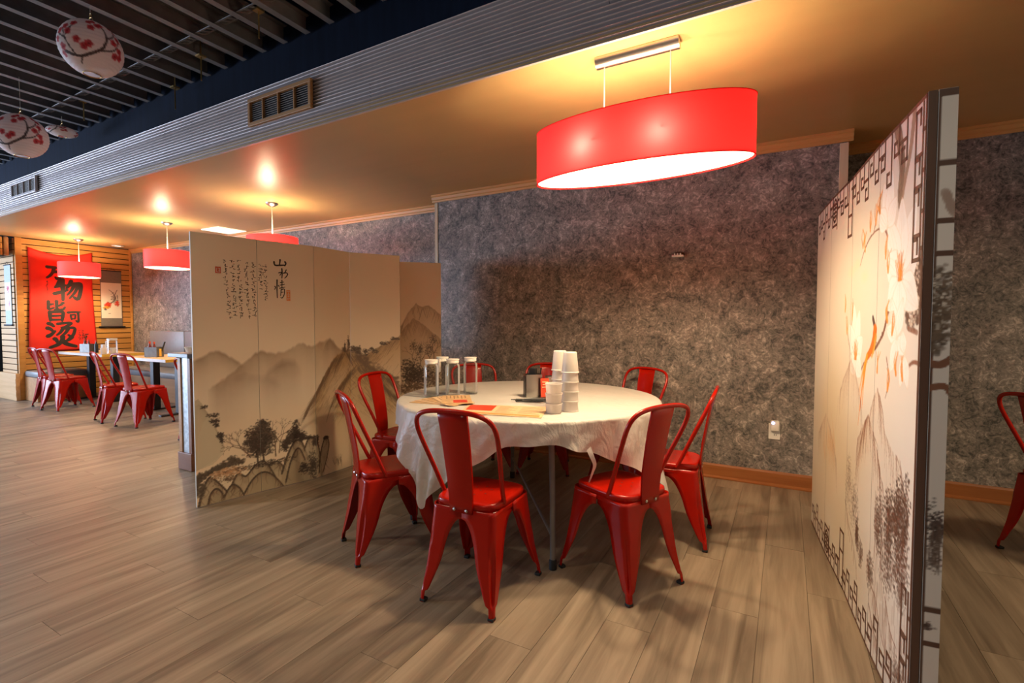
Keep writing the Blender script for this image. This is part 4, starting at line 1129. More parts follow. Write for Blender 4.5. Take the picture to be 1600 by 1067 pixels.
    c.foliage(1.0 * PU, 0.20, 0.20, 0.02, 160, 0.009, ink, 0.6)
    # big pine and bare trees
    for u, h in ((0.95, 0.17), (1.05, 0.2)): c.tree(u * PU, 0.22, PI / 2 + 0.1, h * 0.45, 0.014, ink, 3)
    for u, z, rx, rz, n_ in ((0.98, 0.36, 0.095, 0.06, 330), (0.95, 0.44, 0.075, 0.04, 220), (1.02, 0.49, 0.05, 0.03, 110), (1.12, 0.39, 0.06, 0.05, 160), (0.86, 0.36, 0.05, 0.04, 130), (0.98, 0.30, 0.09, 0.035, 190)):
        c.foliage(u * PU, z, rx, rz, n_, 0.010, ink, 0.6)
    c.tree(0.82 * PU, 0.28, PI / 2 + 0.75, 0.085, 0.010, dark, 5); c.tree(0.78 * PU, 0.33, PI / 2 + 1.0, 0.06, 0.007, dark, 4)
    c.tree(1.25 * PU, 0.24, PI / 2, 0.10, 0.011, dark, 5); c.tree(1.31 * PU, 0.26, PI / 2 - 0.1, 0.08, 0.009, dark, 4)
    for u, z, rx, rz, n_ in ((1.62, 0.42, 0.025, 0.05, 130), (1.55, 0.37, 0.04, 0.04, 170), (1.68, 0.36, 0.045, 0.035, 170), (1.42, 0.31, 0.035, 0.04, 140), (1.5, 0.34, 0.03, 0.03, 90), (1.85, 0.335, 0.06, 0.014, 110), (1.98, 0.30, 0.03, 0.03, 90), (2.25, 0.30, 0.03, 0.014, 60), (1.75, 0.10, 0.03, 0.04, 110), (1.93, 0.12, 0.04, 0.10, 200)):
        c.foliage(u * PU, z, rx, rz, n_, 0.009, ink, 0.6)
    for k in range(26):
        u = 2.42 + 0.28 * c.r.random(); z = 0.03 + 0.05 * c.r.random()
        c.stroke([(u * PU, z), (u * PU + c.r.normal(0, 0.012), z + 0.03 + 0.04 * c.r.random())], [0.004, 0.0015], dark, 0.6)
    return c

G = dict(
    shan=[([(.52, .05), (.50, .4), (.47, .74)], .13), ([(.10, .40), (.12, .70), (.22, .86), (.55, .80), (.80, .74)], .14), ([(.86, .28), (.92, .5), (.84, .84)], .14)],
    shui=[([(.34, .02), (.37, .5), (.33, .98)], .12), ([(.02, .46), (.2, .40), (.30, .42), (.12, .72)], .09), ([(.80, .10), (.66, .36), (.52, .46)], .09), ([(.50, .46), (.78, .40), (.94, .52), (.80, .78), (.62, .96)], .10)],
    qing=[([(.27, .0), (.25, .5), (.26, 1.0)], .10), ([(.06, .36), (.12, .44), (.02, .54)], .08), ([(.38, .30), (.46, .38)], .08), ([(.72, .0), (.72, .22), (.70, .46)], .08), ([(.56, .14), (.90, .10)], .07), ([(.54, .28), (.96, .22)], .07), ([(.48, .46), (1.0, .38)], .07), ([(.62, .54), (.60, .72), (.56, .88)], .07), ([(.64, .54), (.92, .50), (.90, .80), (.70, 1.0), (.58, .96)], .08), ([(.62, .68), (.84, .66)], .06)],
    wan=[([(.06, .16), (.5, .12), (.96, .14)], .15), ([(.46, .16), (.38, .5), (.22, .78), (.02, .96)], .14), ([(.42, .46), (.70, .42), (.86, .44), (.80, .78), (.66, .98), (.54, .86)], .15)],
    wu=[([(.20, .10), (.12, .30), (.04, .40)], .10), ([(.10, .34), (.30, .30), (.46, .27)], .10), ([(.30, .0), (.31, .5), (.30, 1.0)], .12), ([(.02, .70), (.25, .60), (.48, .50)], .11), ([(.62, .06), (.54, .28), (.44, .42)], .10), ([(.56, .24), (.80, .20), (.96, .24), (.94, .62), (.84, .94), (.70, .84)], .12), ([(.72, .28), (.62, .52), (.46, .74)], .09), ([(.86, .30), (.74, .62), (.54, .90)], .09)],
    jie=[([(.14, .04), (.14, .26), (.16, .42), (.42, .34)], .11), ([(.16, .20), (.40, .15)], .10), ([(.56, .0), (.56, .22), (.60, .42), (.84, .42), (.96, .30)], .11), ([(.88, .08), (.74, .20), (.58, .26)], .10), ([(.50, .44), (.42, .54)], .10), ([(.20, .56), (.21, .78), (.23, 1.0)], .12), ([(.20, .57), (.50, .54), (.84, .55), (.83, .80), (.80, 1.0)], .12), ([(.26, .75), (.78, .73)], .10), ([(.26, .94), (.78, .93)], .10)],
    ke=[([(.0, .14), (.5, .10), (1.0, .10)], .15), ([(.80, .14), (.82, .5), (.78, .96), (.60, .84)], .14), ([(.20, .34), (.22, .56), (.26, .76)], .12), ([(.20, .36), (.56, .33), (.56, .54), (.52, .72)], .12), ([(.28, .70), (.54, .68)], .11)],
    tang=[([(.04, .06), (.14, .10), (.22, .18)], .10), ([(.0, .24), (.10, .28), (.18, .36)], .10), ([(.02, .56), (.12, .50), (.26, .36)], .10), ([(.36, .08), (.62, .04), (.84, .05), (.66, .18), (.50, .26), (.92, .24), (.94, .40), (.84, .58), (.72, .52)], .085), ([(.52, .30), (.44, .42), (.32, .52)], .08), ([(.72, .28), (.62, .44), (.46, .58)], .08), ([(.24, .66), (.30, .72), (.32, .80)], .10), ([(.84, .60), (.74, .70), (.64, .76)], .10), ([(.52, .58), (.50, .72), (.36, .88), (.08, 1.0)], .11), ([(.50, .74), (.66, .88), (.98, .98)], .12)],
)
def glyph(mb, key, x0, x1, zt, zb, mapf, k=1.0, rng=None):
    """brush character in a box; mapf takes sheet coordinates (x right, z up)"""
    W_, H_ = x1 - x0, zt - zb
    for pts, wd in G[key]:
        P = [(x0 + p[0] * W_, zt - p[1] * H_) for p in pts]; b = wd * k * math.sqrt(abs(W_) * H_); n = len(P)
        ribbon(mb, P, [b * (1.15 if i == 0 else 0.95 if i < n - 1 else 0.75) for i in range(n)], mapf)
def scribble(mb, x, z, w_, h_, mapf, rng, th):
    """one small cursive character too small to read"""
    for k in range(rng.randint(3, 5)):
        a = (x + rng.uniform(-.5, .5) * w_, z + rng.uniform(-.5, .5) * h_)
        if rng.random() < 0.5: b = (a[0] + rng.uniform(.3, .8) * w_ * rng.choice((-1, 1)), a[1] + rng.uniform(-.15, .15) * h_)
        else: b = (a[0] + rng.uniform(-.3, .3) * w_, a[1] - rng.uniform(.3, .8) * h_)
        ribbon(mb, [a, ((a[0] + b[0]) / 2 + rng.uniform(-.12, .12) * w_, (a[1] + b[1]) / 2), b], th, mapf, 2)

def screen_panel(root, a, b, nrm, th, ht, canvas, x_of, edge_mat, nx, nz, mirror=False):
    """one hinged panel: a wooden board, its printed canvas face as a sub-part. a, b: xy relative to root; x_of: canvas x range"""
    a = Vector((a[0], a[1], 0)); b = Vector((b[0], b[1], 0)); d = (b - a).normalized(); n = Vector((nrm[0], nrm[1], 0)).normalized()
    a2 = a + d * 0.0014; b2 = b - d * 0.0014
    vs = []
    for z in (0.004, ht):
        for p in (a2, b2, b2 - n * th, a2 - n * th): vs.append((p.x, p.y, z))
    p = MB().add(vs, [(0, 1, 2, 3), (4, 5, 6, 7), (0, 1, 5, 4), (1, 2, 6, 5), (2, 3, 7, 6), (3, 0, 4, 7)]).build('panel', edge_mat, root)
    f = np.linspace(0, 1, nx); z = np.linspace(0.005, ht - 0.001, nz)
    F, Z = np.meshgrid(f, z)
    co = np.zeros((nz, nx, 3))
    a3 = a2 + n * 0.0008; b3 = b2 + n * 0.0008
    for k in range(2): co[..., k] = a3[k] + (b3[k] - a3[k]) * F
    co[..., 2] = Z
    cols = canvas.sample(x_of[0] + (x_of[1] - x_of[0]) * F, Z)
    print_mesh('painted_canvas', co, cols, M['print'], p)
    def mapf(x, zz):
        q = (x - x_of[0]) / (x_of[1] - x_of[0]); v = a3 + (b3 - a3) * q + n * 0.0007
        return (v.x, v.y, zz)
    return p, mapf

LS = [(-3.345, 1.757), (-3.27, 2.16), (-3.175, 2.56), (-3.19, 2.93), (-2.975, 3.30), (-3.275, 3.62), (-2.99, 3.91)]
ls_root = thing('folding_screen', 'cream folding screen painted with ink mountains and calligraphy, left of the round table', 'folding screen', (LS[0][0], LS[0][1], 0))
LC = build_left_canvas()
maps = []
for i in range(6):
    a = (LS[i][0] - LS[0][0], LS[i][1] - LS[0][1]); b = (LS[i + 1][0] - LS[0][0], LS[i + 1][1] - LS[0][1])
    nrm = (b[1] - a[1], -(b[0] - a[0]))
    p, mp_ = screen_panel(ls_root, a, b, nrm, 0.018, 1.80, LC, (i * PU, (i + 1) * PU), M['frame'], 92, 401)
    maps.append((p, mp_))
for i in range(5):
    q = Vector((LS[i + 1][0] - LS[0][0], LS[i + 1][1] - LS[0][1], 0))
    for z in (0.25, 1.60):
        MB().box((q.x - 0.012, q.y, z), (0.020, 0.012, 0.055), 0.002).build('hinge', M['steel'], ls_root)
rng = random.Random(9)
mb0, mb1 = MB(), MB()
for (xa, z0), (xb, z1), n_ in [((0.49, 1.643), (0.55, 1.244), 15), ((0.61, 1.647), (0.64, 1.254), 15), ((0.71, 1.651), (0.74, 1.25), 15), ((0.82, 1.646), (0.85, 1.247), 15), ((0.93, 1.641), (0.955, 1.255), 15), ((1.05, 1.635), (1.07, 1.447), 8), ((1.12, 1.632), (1.14, 1.379), 10)]:
    i = 0 if xa < 1 else 1
    for k in range(n_):
        f = (k + 0.5) / n_
        scribble((mb0, mb1)[i], (xa + (xb - xa) * f + rng.uniform(-.008, .008)) * PU, z0 + (z1 - z0) * f, 0.017, 0.017, maps[i][1], rng, 0.0032)
mb0.build('calligraphy_columns', M['ink'], maps[0][0], recalc=False)
glyph(mb1, 'shan', 1.26 * PU, 1.51 * PU, 1.675, 1.622, maps[1][1], 1.15)
glyph(mb1, 'shui', 1.36 * PU, 1.53 * PU, 1.610, 1.538, maps[1][1], 1.1)
glyph(mb1, 'qing', 1.28 * PU, 1.47 * PU, 1.525, 1.395, maps[1][1], 0.85)
mb1.build('calligraphy_title', M['ink'], maps[1][0], recalc=False)
def seal(i, u0, u1, z0, z1, m, m2, rows_):
    fmap = maps[i][1]
    s_ = MB().add([fmap(u0 * PU, z0), fmap(u1 * PU, z0), fmap(u1 * PU, z1), fmap(u0 * PU, z1)], [(0, 1, 2, 3)]).build('seal_stamp', m, maps[i][0], recalc=False)
    return s_
seal(0, 0.345, 0.43, 1.545, 1.588, M['seal'], None, 2)
seal(1, 1.49, 1.56, 1.375, 1.455, M['orange_seal'], None, 3)
sm = MB()
for u, z, dx, dz in [(0.365, 1.578, 0, -0.022), (0.385, 1.578, 0.012, 0), (0.39, 1.565, 0.01, 0), (0.415, 1.578, 0, -0.024), (0.365, 1.553, 0.02, 0)]:
    ribbon(sm, [(u * PU, z), (u * PU + dx, z + dz)], 0.003, lambda x, z_: tuple(Vector(maps[0][1](x, z_)) + Vector((0.0006, -0.0001, 0))))
sm.build('seal_carving', M['frame'], maps[0][0], recalc=False)
sm = MB()
for u, z, dx, dz in [(1.505, 1.445, 0.018, 0), (1.525, 1.438, 0, -0.014), (1.505, 1.42, 0.018, 0), (1.51, 1.408, 0.014, 0), (1.525, 1.415, 0, -0.012), (1.505, 1.392, 0.02, 0), (1.515, 1.395, 0, -0.012)]:
    ribbon(sm, [(u * PU, z), (u * PU + dx, z + dz)], 0.0028, lambda x, z_: tuple(Vector(maps[1][1](x, z_)) + Vector((0.0006, -0.0001, 0))))
sm.build('seal_carving', M['frame'], maps[1][0], recalc=False)

# ================================================================== FOLDING MAGNOLIA SCREEN (right)
RH = 1.86; RA = (0.333, 1.775); RB = (0.155, 3.47); RL = math.hypot(RB[0] - RA[0], RB[1] - RA[1])
def build_right_canvas():
    c = Canvas(0, RL, 0, RH, 0.005, 0.003, (0.64, 0.58, 0.49), 21)
    c.mix(0.25 * c.noise(1.5, 3) * np.clip(c.XX / 1.2, 0, 1), (0.66, 0.52, 0.34))
    c.mix(np.clip(1 - c.XX / 0.8, 0, 1) * 0.55, (0.68, 0.63, 0.60))
    br = (0.22, 0.085, 0.045); bark = (0.20, 0.135, 0.085); white = (0.80, 0.77, 0.74); sh = (0.70, 0.58, 0.46); org = (0.72, 0.27, 0.035); dkb = (0.11, 0.05, 0.03)
    # trunk and rock
    c.stroke([(0.26, 1.86), (0.20, 1.72), (0.21, 1.62), (0.16, 1.48), (0.17, 1.40)], [0.06, 0.035], bark, 0.8)
    c.stroke([(0.10, 1.86), (0.13, 1.74), (0.17, 1.66), (0.20, 1.58)], [0.035, 0.02], (0.30, 0.21, 0.14), 0.8)
    for k in range(90):
        z = 1.40 + 0.46 * c.r.random(); x = float(np.interp(z, [1.4, 1.48, 1.62, 1.72, 1.86], [0.17, 0.16, 0.21, 0.20, 0.26])) + c.r.normal(0, 0.016)
        c.stroke([(x, z), (x + c.r.normal(0, 0.008), z - 0.03)], 0.004, dkb if c.r.random() < .55 else (0.45, 0.34, 0.22), 0.5, 2)
    c.foliage(0.07, 1.32, 0.06, 0.10, 260, 0.016, dkb, 0.7); c.foliage(0.08, 1.31, 0.05, 0.08, 60, 0.009, (0.55, 0.45, 0.36), 0.7)
    # branches
    c.stroke([(0.244, 1.311), (0.301, 1.247), (0.342, 1.183), (0.428, 1.125), (0.545, 1.083), (0.655, 1.012)], [0.020, 0.010], br, 0.9)
    for k in range(60):
        f = c.r.random(); x = 0.244 + 0.30 * f; z = float(np.interp(x, [0.244, 0.301, 0.342, 0.428, 0.545], [1.311, 1.247, 1.183, 1.125, 1.083]))
        c.dab(x, z + c.r.normal(0, 0.006), 0.008, 0.004, dkb, 0.5)
    c.stroke([(0.70, 1.45), (0.64, 1.50), (0.55, 1.54), (0.45, 1.555), (0.36, 1.54), (0.30, 1.48)], [0.007, 0.012], br, 0.85)
    c.stroke([(0.50, 1.548), (0.45, 1.62), (0.40, 1.68)], [0.009, 0.006], br, 0.8)
    c.stroke([(0.10, 1.20), (0.03, 1.19)], 0.016, br, 0.85); c.stroke([(0.14, 1.06), (0.06, 1.10), (0.0, 1.10)], [0.01, 0.014], br, 0.85)
    c.stroke([(0.30, 1.10), (0.27, 1.03), (0.30, 0.96)], [0.008, 0.005], br, 0.8)
    c.stroke([(0.80, 1.06), (0.88, 1.14), (0.93, 1.24)], [0.008, 0.005], br, 0.7); c.stroke([(0.84, 1.20), (0.80, 1.26), (0.82, 1.32)], [0.006, 0.004], br, 0.7)
    # magnolias: petals with shaded edges
    def petal(x, z, ax, az, wd, a=0.92):
        mx, mz = (x + ax) / 2, (z + az) / 2; dx, dz = ax - x, az - z; l = math.hypot(dx, dz); nx, nz = -dz / l * wd, dx / l * wd
        P = [(x, z), (x + dx * .3 + nx * .9, z + dz * .3 + nz * .9), (mx + nx * 1.05, mz + nz * 1.05), (x + dx * .8 + nx * .6, z + dz * .8 + nz * .6), (ax, az), (x + dx * .8 - nx * .6, z + dz * .8 - nz * .6), (mx - nx * 1.05, mz - nz * 1.05), (x + dx * .3 - nx * .9, z + dz * .3 - nz * .9)]
        Q = [(p.x, p.y) for p in catmull([(p[0], p[1], 0) for p in P + [P[0]]], 4)]
        c.poly(Q, white, a); c.stroke(Q, 0.004, sh, 0.5, 1)
        for k in (-.4, 0, .4): c.stroke([(x, z), (mx + nx * k, mz + nz * k), (ax, az)], 0.003, sh, 0.35)
    def magnolia(x, z, s_, angs, core=True):
        for a_, l in angs: petal(x, z, x + s_ * l * math.cos(a_), z + 1.25 * s_ * l * math.sin(a_), s_ * 0.30)
        if core:
            for k in range(40): c.stroke([(x + c.r.normal(0, .010), z - 0.01), (x + c.r.normal(0, .022), z + s_ * (0.1 + .35 * c.r.random()))], 0.004, org if c.r.random() < .7 else (0.45, 0.13, 0.02), 0.75, 1)
    magnolia(0.19, 1.36, 0.20, [(2.7, .9), (2.2, 1.05), (1.57, 1.0), (0.9, 1.05), (0.4, .8), (3.6, .9), (-0.6, .7), (-1.57, .6)])
    magnolia(0.33, 1.54, 0.14, [(1.2, 1.0), (1.8, 1.1), (2.5, .8), (0.5, .9)], False)
    magnolia(0.74, 1.07, 0.17, [(1.3, 1.1), (1.9, 1.0), (2.6, .8), (0.7, 1.0), (3.6, .7), (-0.5, .6)])
    magnolia(0.20, 1.17, 0.11, [(1.0, 1.1), (2.0, 1.0), (0.2, 1.0), (-1.0, 1.0), (3.6, .8)], False)
    magnolia(0.13, 1.12, 0.09, [(-1.2, 1.0), (-2.0, 1.0), (1.2, .7)], False)
    for x, z in [(0.821, 1.26), (0.906, 1.20), (0.28, 1.02), (0.47, 1.61), (0.42, 1.64), (0.62, 1.53), (0.55, 1.60), (0.30, 1.25), (0.25, 1.21), (0.34, 1.47), (0.31, 1.42), (0.14, 1.07), (0.20, 1.08), (0.95, 1.30), (0.40, 1.07), (0.66, 1.55)]:
        for k in range(3):
            c.stroke([(x, z - 0.03), (x + c.r.normal(0, 0.012), z + 0.01), (x + c.r.normal(0, 0.015), z + 0.045)], [0.013, 0.004], org if k else (0.50, 0.24, 0.09), 0.7)
    for x, z in [(0.62, 1.40), (0.75, 1.46), (0.85, 1.44)]: c.dab(x, z, 0.07, 0.03, (0.70, 0.60, 0.36), 0.35, 0.9)
    # long-tailed orange bird
    c.stroke([(0.472, 1.232), (0.446, 1.205), (0.440, 1.185)], [0.022, 0.03], (0.10, 0.055, 0.045), 0.95)
    c.stroke([(0.440, 1.19), (0.455, 1.150), (0.495, 1.11), (0.545, 1.085)], [0.046, 0.028], (0.80, 0.16, 0.012), 0.98)
    c.stroke([(0.425, 1.17), (0.44, 1.13), (0.475, 1.09)], [0.02, 0.012], (0.72, 0.34, 0.05), 0.9)
    for k, (x, z) in enumerate([(0.60, 0.98), (0.635, 0.86), (0.66, 0.80), (0.60, 0.88), (0.66, 0.92)]):
        c.stroke([(0.545, 1.09), ((0.545 + x) / 2 + 0.012, (1.09 + z) / 2), (x, z)], [0.020, 0.005], (0.82, 0.19 + 0.03 * k, 0.02), 0.95)
    c.dab(0.474, 1.236, 0.010, 0.010, (0.05, 0.03, 0.03), 1)
    # faint ochre-brown mountains, cliffs and groves
    def mountain(P, n_, a=0.5, drop=0.22):
        P = np.array(P); c.ridge(P, drop, (0.62, 0.45, 0.30), 0.35, 0.01, 0.004, tex=0.6)
        for k in range(n_):
            i = c.r.integers(0, len(P) - 1); f = c.r.random(); x, z = P[i] * (1 - f) + P[i + 1] * f; sl = np.sign(P[i + 1][0] - P[i][0]) * (-1 if P[i + 1][1] > P[i][1] else 1)
            l = 0.04 + 0.16 * c.r.random()
            c.stroke([(x, z), (x + sl * 0.02 + c.r.normal(0, .006), z - l * .5), (x + sl * .03 + c.r.normal(0, .01), z - l)], [0.006, 0.002], br, a * (.4 + .6 * c.r.random()))
    c.mix(np.exp(-((c.XX - 1.15) / 0.35) ** 2 - ((c.ZZ - 0.75) / 0.35) ** 2) * 0.45, (0.66, 0.50, 0.26))
    mountain([(0.08, 0.68), (0.138, 0.79), (0.22, 0.80), (0.296, 0.845), (0.35, 0.95), (0.391, 0.985), (0.44, 0.93), (0.50, 0.86), (0.56, 0.83), (0.66, 0.74)], 70)
    mountain([(0.30, 0.66), (0.40, 0.80), (0.50, 0.87), (0.56, 0.82), (0.66, 0.66)], 70, 0.6, 0.2)
    mountain([(0.62, 0.9), (0.72, 1.0), (0.82, 1.06), (0.92, 0.98), (1.05, 0.86)], 60, 0.35, 0.3)
    mountain([(1.05, 0.55), (1.17, 0.66), (1.30, 0.74), (1.42, 0.66), (1.5, 0.6)], 60, 0.3, 0.12)
    for k in range(60):
        x = 1.12 + 0.25 * c.r.random(); z = 0.62 - 0.35 * (x - 1.25) + c.r.normal(0, .04)
        c.stroke([(x, z), (x - 0.05, z - 0.07)], 0.004, (0.62, 0.30, 0.08), 0.4, 2)
    for x, z, rx, rz, n_, a in ((0.13, 0.60, 0.05, 0.11, 420, .65), (0.22, 0.56, 0.05, 0.10, 380, .6), (0.33, 0.52, 0.045, 0.10, 260, .5), (0.10, 0.45, 0.06, 0.10, 300, .5), (0.24, 0.42, 0.07, 0.10, 260, .4), (0.07, 0.62, 0.03, 0.12, 200, .6), (0.70, 0.45, 0.08, 0.09, 200, .3), (0.80, 0.52, 0.05, 0.10, 140, .28), (0.62, 0.36, 0.03, 0.06, 160, .55), (0.56, 0.30, 0.03, 0.05, 100, .4), (0.10, 0.10, 0.09, 0.06, 220, .5), (0.42, 0.30, 0.04, 0.06, 140, .45)):
        c.foliage(x, z, rx, rz, n_, 0.0085, dkb, a)
    for k in range(150):
        x = 0.05 + 0.33 * c.r.random(); z = 0.5 * c.r.random() + 0.12; l = 0.05 + .1 * c.r.random()
        c.stroke([(x, z), (x + c.r.normal(0, .006), z - l)], [0.005, 0.002], br, 0.35, 2)
    for P in ([(0.46, 0.34), (0.40, 0.26), (0.34, 0.24), (0.28, 0.16), (0.22, 0.12)], [(0.86, 0.42), (0.78, 0.34), (0.70, 0.30), (0.62, 0.22)], [(0.42, 0.18), (0.36, 0.12), (0.30, 0.10)], [(0.24, 0.30), (0.18, 0.22), (0.12, 0.20)]):
        c.stroke(P, [0.008, 0.004], br, 0.7)
        for k in range(16):
            f = c.r.random() * (len(P) - 1.01); i = int(f); f -= i; x = P[i][0] * (1 - f) + P[i + 1][0] * f; z = P[i][1] * (1 - f) + P[i + 1][1] * f
            c.stroke([(x, z), (x + c.r.normal(0, .01), z - .05)], [.005, .002], br, .4, 2)
    return c

rs_root = thing('folding_screen', 'tall folding screen printed with white magnolias, an orange bird and brown lattice borders', 'folding screen', (RA[0], RA[1], 0))
RC = build_right_canvas()
rmaps = []
rd = ((RB[0] - RA[0]) / RL, (RB[1] - RA[1]) / RL); rn = (-rd[1], rd[0])
zig = [0, 0.004, -0.003, 0.004, 0]
for i in range(4):
    a = (rd[0] * RL * i / 4 + rn[0] * zig[i], rd[1] * RL * i / 4 + rn[1] * zig[i]); b = (rd[0] * RL * (i + 1) / 4 + rn[0] * zig[i + 1], rd[1] * RL * (i + 1) / 4 + rn[1] * zig[i + 1])
    p, mp_ = screen_panel(rs_root, a, b, rn, 0.020, RH, RC, (RL * i / 4, RL * (i + 1) / 4), M['brownframe'], 86, 600)
    rmaps.append((p, mp_))
# lattice borders as flat printed bars
def lattice_bars():
    B_ = []
    w_ = 0.013
    def rect(s0, s1, z0, z1): B_.extend([(s0, z0, s1, z0), (s0, z1, s1, z1), (s0, z0, s0, z1), (s1, z0, s1, z1)])
    for zt_, sg in ((RH - 0.006, -1), (0.010, 1)):
        B_.append((0.01, zt_, RL - 0.01, zt_))
        s_ = 0.16; i = 0
        drops = [0.13, 0.09, 0.17, 0.10, 0.12, 0.075, 0.15, 0.09]
        while s_ < RL - 0.06:
            d = drops[i % 8] * (1.0 if sg < 0 else 0.95)
            if not (1.17 < s_ < 1.25 or 0.86 < s_ < 0.94):
                B_.append((s_, zt_, s_, zt_ + sg * d)); B_.append((s_, zt_ + sg * d, s_ + 0.045, zt_ + sg * d)); B_.append((s_ + 0.045, zt_ + sg * d, s_ + 0.045, zt_ + sg * (d - 0.04)))
                B_.append((s_ + 0.045, zt_ + sg * (d - 0.04), s_ + 0.022, zt_ + sg * (d - 0.04)))
                if i % 3 == 0: B_.append((s_, zt_ + sg * d * 0.5, s_ + 0.07, zt_ + sg * d * 0.5))
            s_ += 0.073; i += 1
        rect(0.87, 0.935, zt_, zt_ + sg * 0.25); B_.append((0.87, zt_ + sg * 0.16, 0.935, zt_ + sg * 0.16)); B_.append((0.935, zt_ + sg * 0.10, 0.99, zt_ + sg * 0.10))
        for k in range(16):
            q0, q1 = 2 * PI * k / 16, 2 * PI * (k + 1) / 16; zc = zt_ + sg * 0.075
            B_.append((1.21 + .042 * math.cos(q0), zc + .055 * math.sin(q0), 1.21 + .042 * math.cos(q1), zc + .055 * math.sin(q1)))
        for dz in (-0.03, -0.01, 0.012, 0.03): B_.append((1.185, zt_ + sg * 0.075 + dz, 1.235, zt_ + sg * 0.075 + dz))
        B_.append((1.21, zt_ + sg * 0.04, 1.21, zt_ + sg * 0.11))
        B_.extend([(1.16, zt_, 1.16, zt_ + sg * 0.17), (1.26, zt_, 1.26, zt_ + sg * 0.15), (1.16, zt_ + sg * 0.15, 1.26, zt_ + sg * 0.15)])
    # chains down and up the near edge
    for z0, z1 in ((1.70, 1.83), (1.61, 1.69), (1.47, 1.60), (1.40, 1.46), (0.28, 0.42), (0.20, 0.27), (0.06, 0.19)):
        B_.extend([(0.03, z0, 0.085, z0), (0.085, z0, 0.085, z1), (0.085, z1, 0.05, z1), (0.05, z1, 0.05, z1 - 0.04)])
        B_.append((0.0, (z0 + z1) / 2, 0.03, (z0 + z1) / 2))
    B_.append((0.03, 1.40, 0.03, 1.84)); B_.append((0.03, 0.02, 0.03, 0.42))
    B_.append((0.009, 0.01, 0.009, RH - 0.005)); B_.append((0.003, 0.01, 0.003, RH - 0.005))
    return B_, w_
bars, bw = lattice_bars()
lat = [MB() for _ in range(4)]
for s0, z0, s1, z1 in bars:
    l = math.hypot(s1 - s0, z1 - z0)
    if l < 1e-6: continue
    ux, uz = (s1 - s0) / l, (z1 - z0) / l
    # split at panel joints
    cuts = sorted({0.0, 1.0} | {(RL * k / 4 - s0) / (s1 - s0) for k in range(5) if abs(s1 - s0) > 1e-9 and 0 < (RL * k / 4 - s0) / (s1 - s0) < 1})
    for f0, f1 in zip(cuts[:-1], cuts[1:]):
        A = (s0 + (s1 - s0) * f0, z0 + (z1 - z0) * f0); Bq = (s0 + (s1 - s0) * f1, z0 + (z1 - z0) * f1)
        i = min(3, max(0, int(((A[0] + Bq[0]) / 2) / (RL / 4))))
        hw = bw / 2; e = hw
        lo, hi = RL * i / 4 + 0.001, RL * (i + 1) / 4 - 0.001
        q = [(A[0] - ux * e - uz * hw, A[1] - uz * e + ux * hw), (Bq[0] + ux * e - uz * hw, Bq[1] + uz * e + ux * hw), (Bq[0] + ux * e + uz * hw, Bq[1] + uz * e - ux * hw), (A[0] - ux * e + uz * hw, A[1] - uz * e - ux * hw)]
        lat[i].add([rmaps[i][1](min(hi, max(lo, x)), min(RH - .001, max(.005, z))) for x, z in q], [(0, 1, 2, 3)])
for i in range(4): lat[i].build('lattice_border', M['brown_ink'], rmaps[i][0], recalc=False)['kind'] = 'stuff'
# the fifth panel, folded back flat behind the first: its printed edge faces us
fa = Vector((0, 0, 0)) - Vector((rn[0], rn[1], 0)) * 0.022; fd = Vector((rd[0], rd[1], 0)); fn = Vector((rn[0], rn[1], 0))
vs = []
for z in (0.004, RH):
    for p in (fa, fa + fd * 0.42, fa + fd * 0.42 - fn * 0.042, fa - fn * 0.042): vs.append((p.x, p.y, z))
fp = MB().add(vs, [(0, 1, 2, 3), (4, 5, 6, 7), (0, 1, 5, 4), (1, 2, 6, 5), (2, 3, 7, 6), (3, 0, 4, 7)]).build('panel', M['frame'], rs_root)
ec = Canvas(0, 0.042, 0, RH, 0.003, 0.003, (0.70, 0.66, 0.60), 5)
for z in (1.855, 1.66, 1.50, 1.41, 1.845, 0.40, 0.30): ec.stroke([(-0.01, z), (0.05, z)], 0.016, (0.10, 0.052, 0.034), 1.0)
ec.stroke([(0.002, 0), (0.002, RH)], 0.006, (0.10, 0.052, 0.034), 1.0)
ec.foliage(0.02, 1.25, 0.03, 0.10, 220, 0.012, (0.13, 0.09, 0.06), 0.7); ec.foliage(0.02, 1.25, 0.03, 0.09, 40, 0.006, (0.5, 0.45, 0.38), 0.7)
ec.stroke([(-.01, 1.11), (.02, 1.10), (.05, 1.12)], 0.02, (0.2, 0.09, 0.05), 0.9); ec.stroke([(-.01, 1.03), (.03, 1.04), (.05, 1.02)], 0.018, (0.2, 0.09, 0.05), 0.9)
ec.stroke([(0.02, 1.58), (0.03, 1.55), (0.045, 1.52)], [0.02, 0.03], (0.35, 0.25, 0.2), 0.6)
ec.foliage(0.022, 0.64, 0.02, 0.07, 130, 0.006, (0.06, 0.04, 0.035), 0.75); ec.foliage(0.025, 0.54, 0.02, 0.03, 40, 0.005, (0.1, 0.07, 0.06), 0.6); ec.foliage(0.02, 0.35, 0.014, 0.02, 30, 0.005, (0.1, 0.06, 0.05), 0.6)
for k in range(20):
    x = 0.042 * ec.r.random(); ec.stroke([(x, .60 + .05 * ec.r.random()), (x + ec.r.normal(0, .01), .50 + .05 * ec.r.random())], .003, (0.12, .08, .06), .6, 1)
nz_ = 600; z = np.linspace(0.005, RH - 0.001, nz_); f = np.linspace(0, 1, 12); F, Z = np.meshgrid(f, z)
co = np.zeros((nz_, 12, 3)); o0 = fa - fd * 0.0012
for k in range(2): co[..., k] = o0[k] - fn[k] * 0.042 * F
co[..., 2] = Z
print_mesh('printed_edge', co, ec.sample(F * 0.042, Z), M['print'], fp)
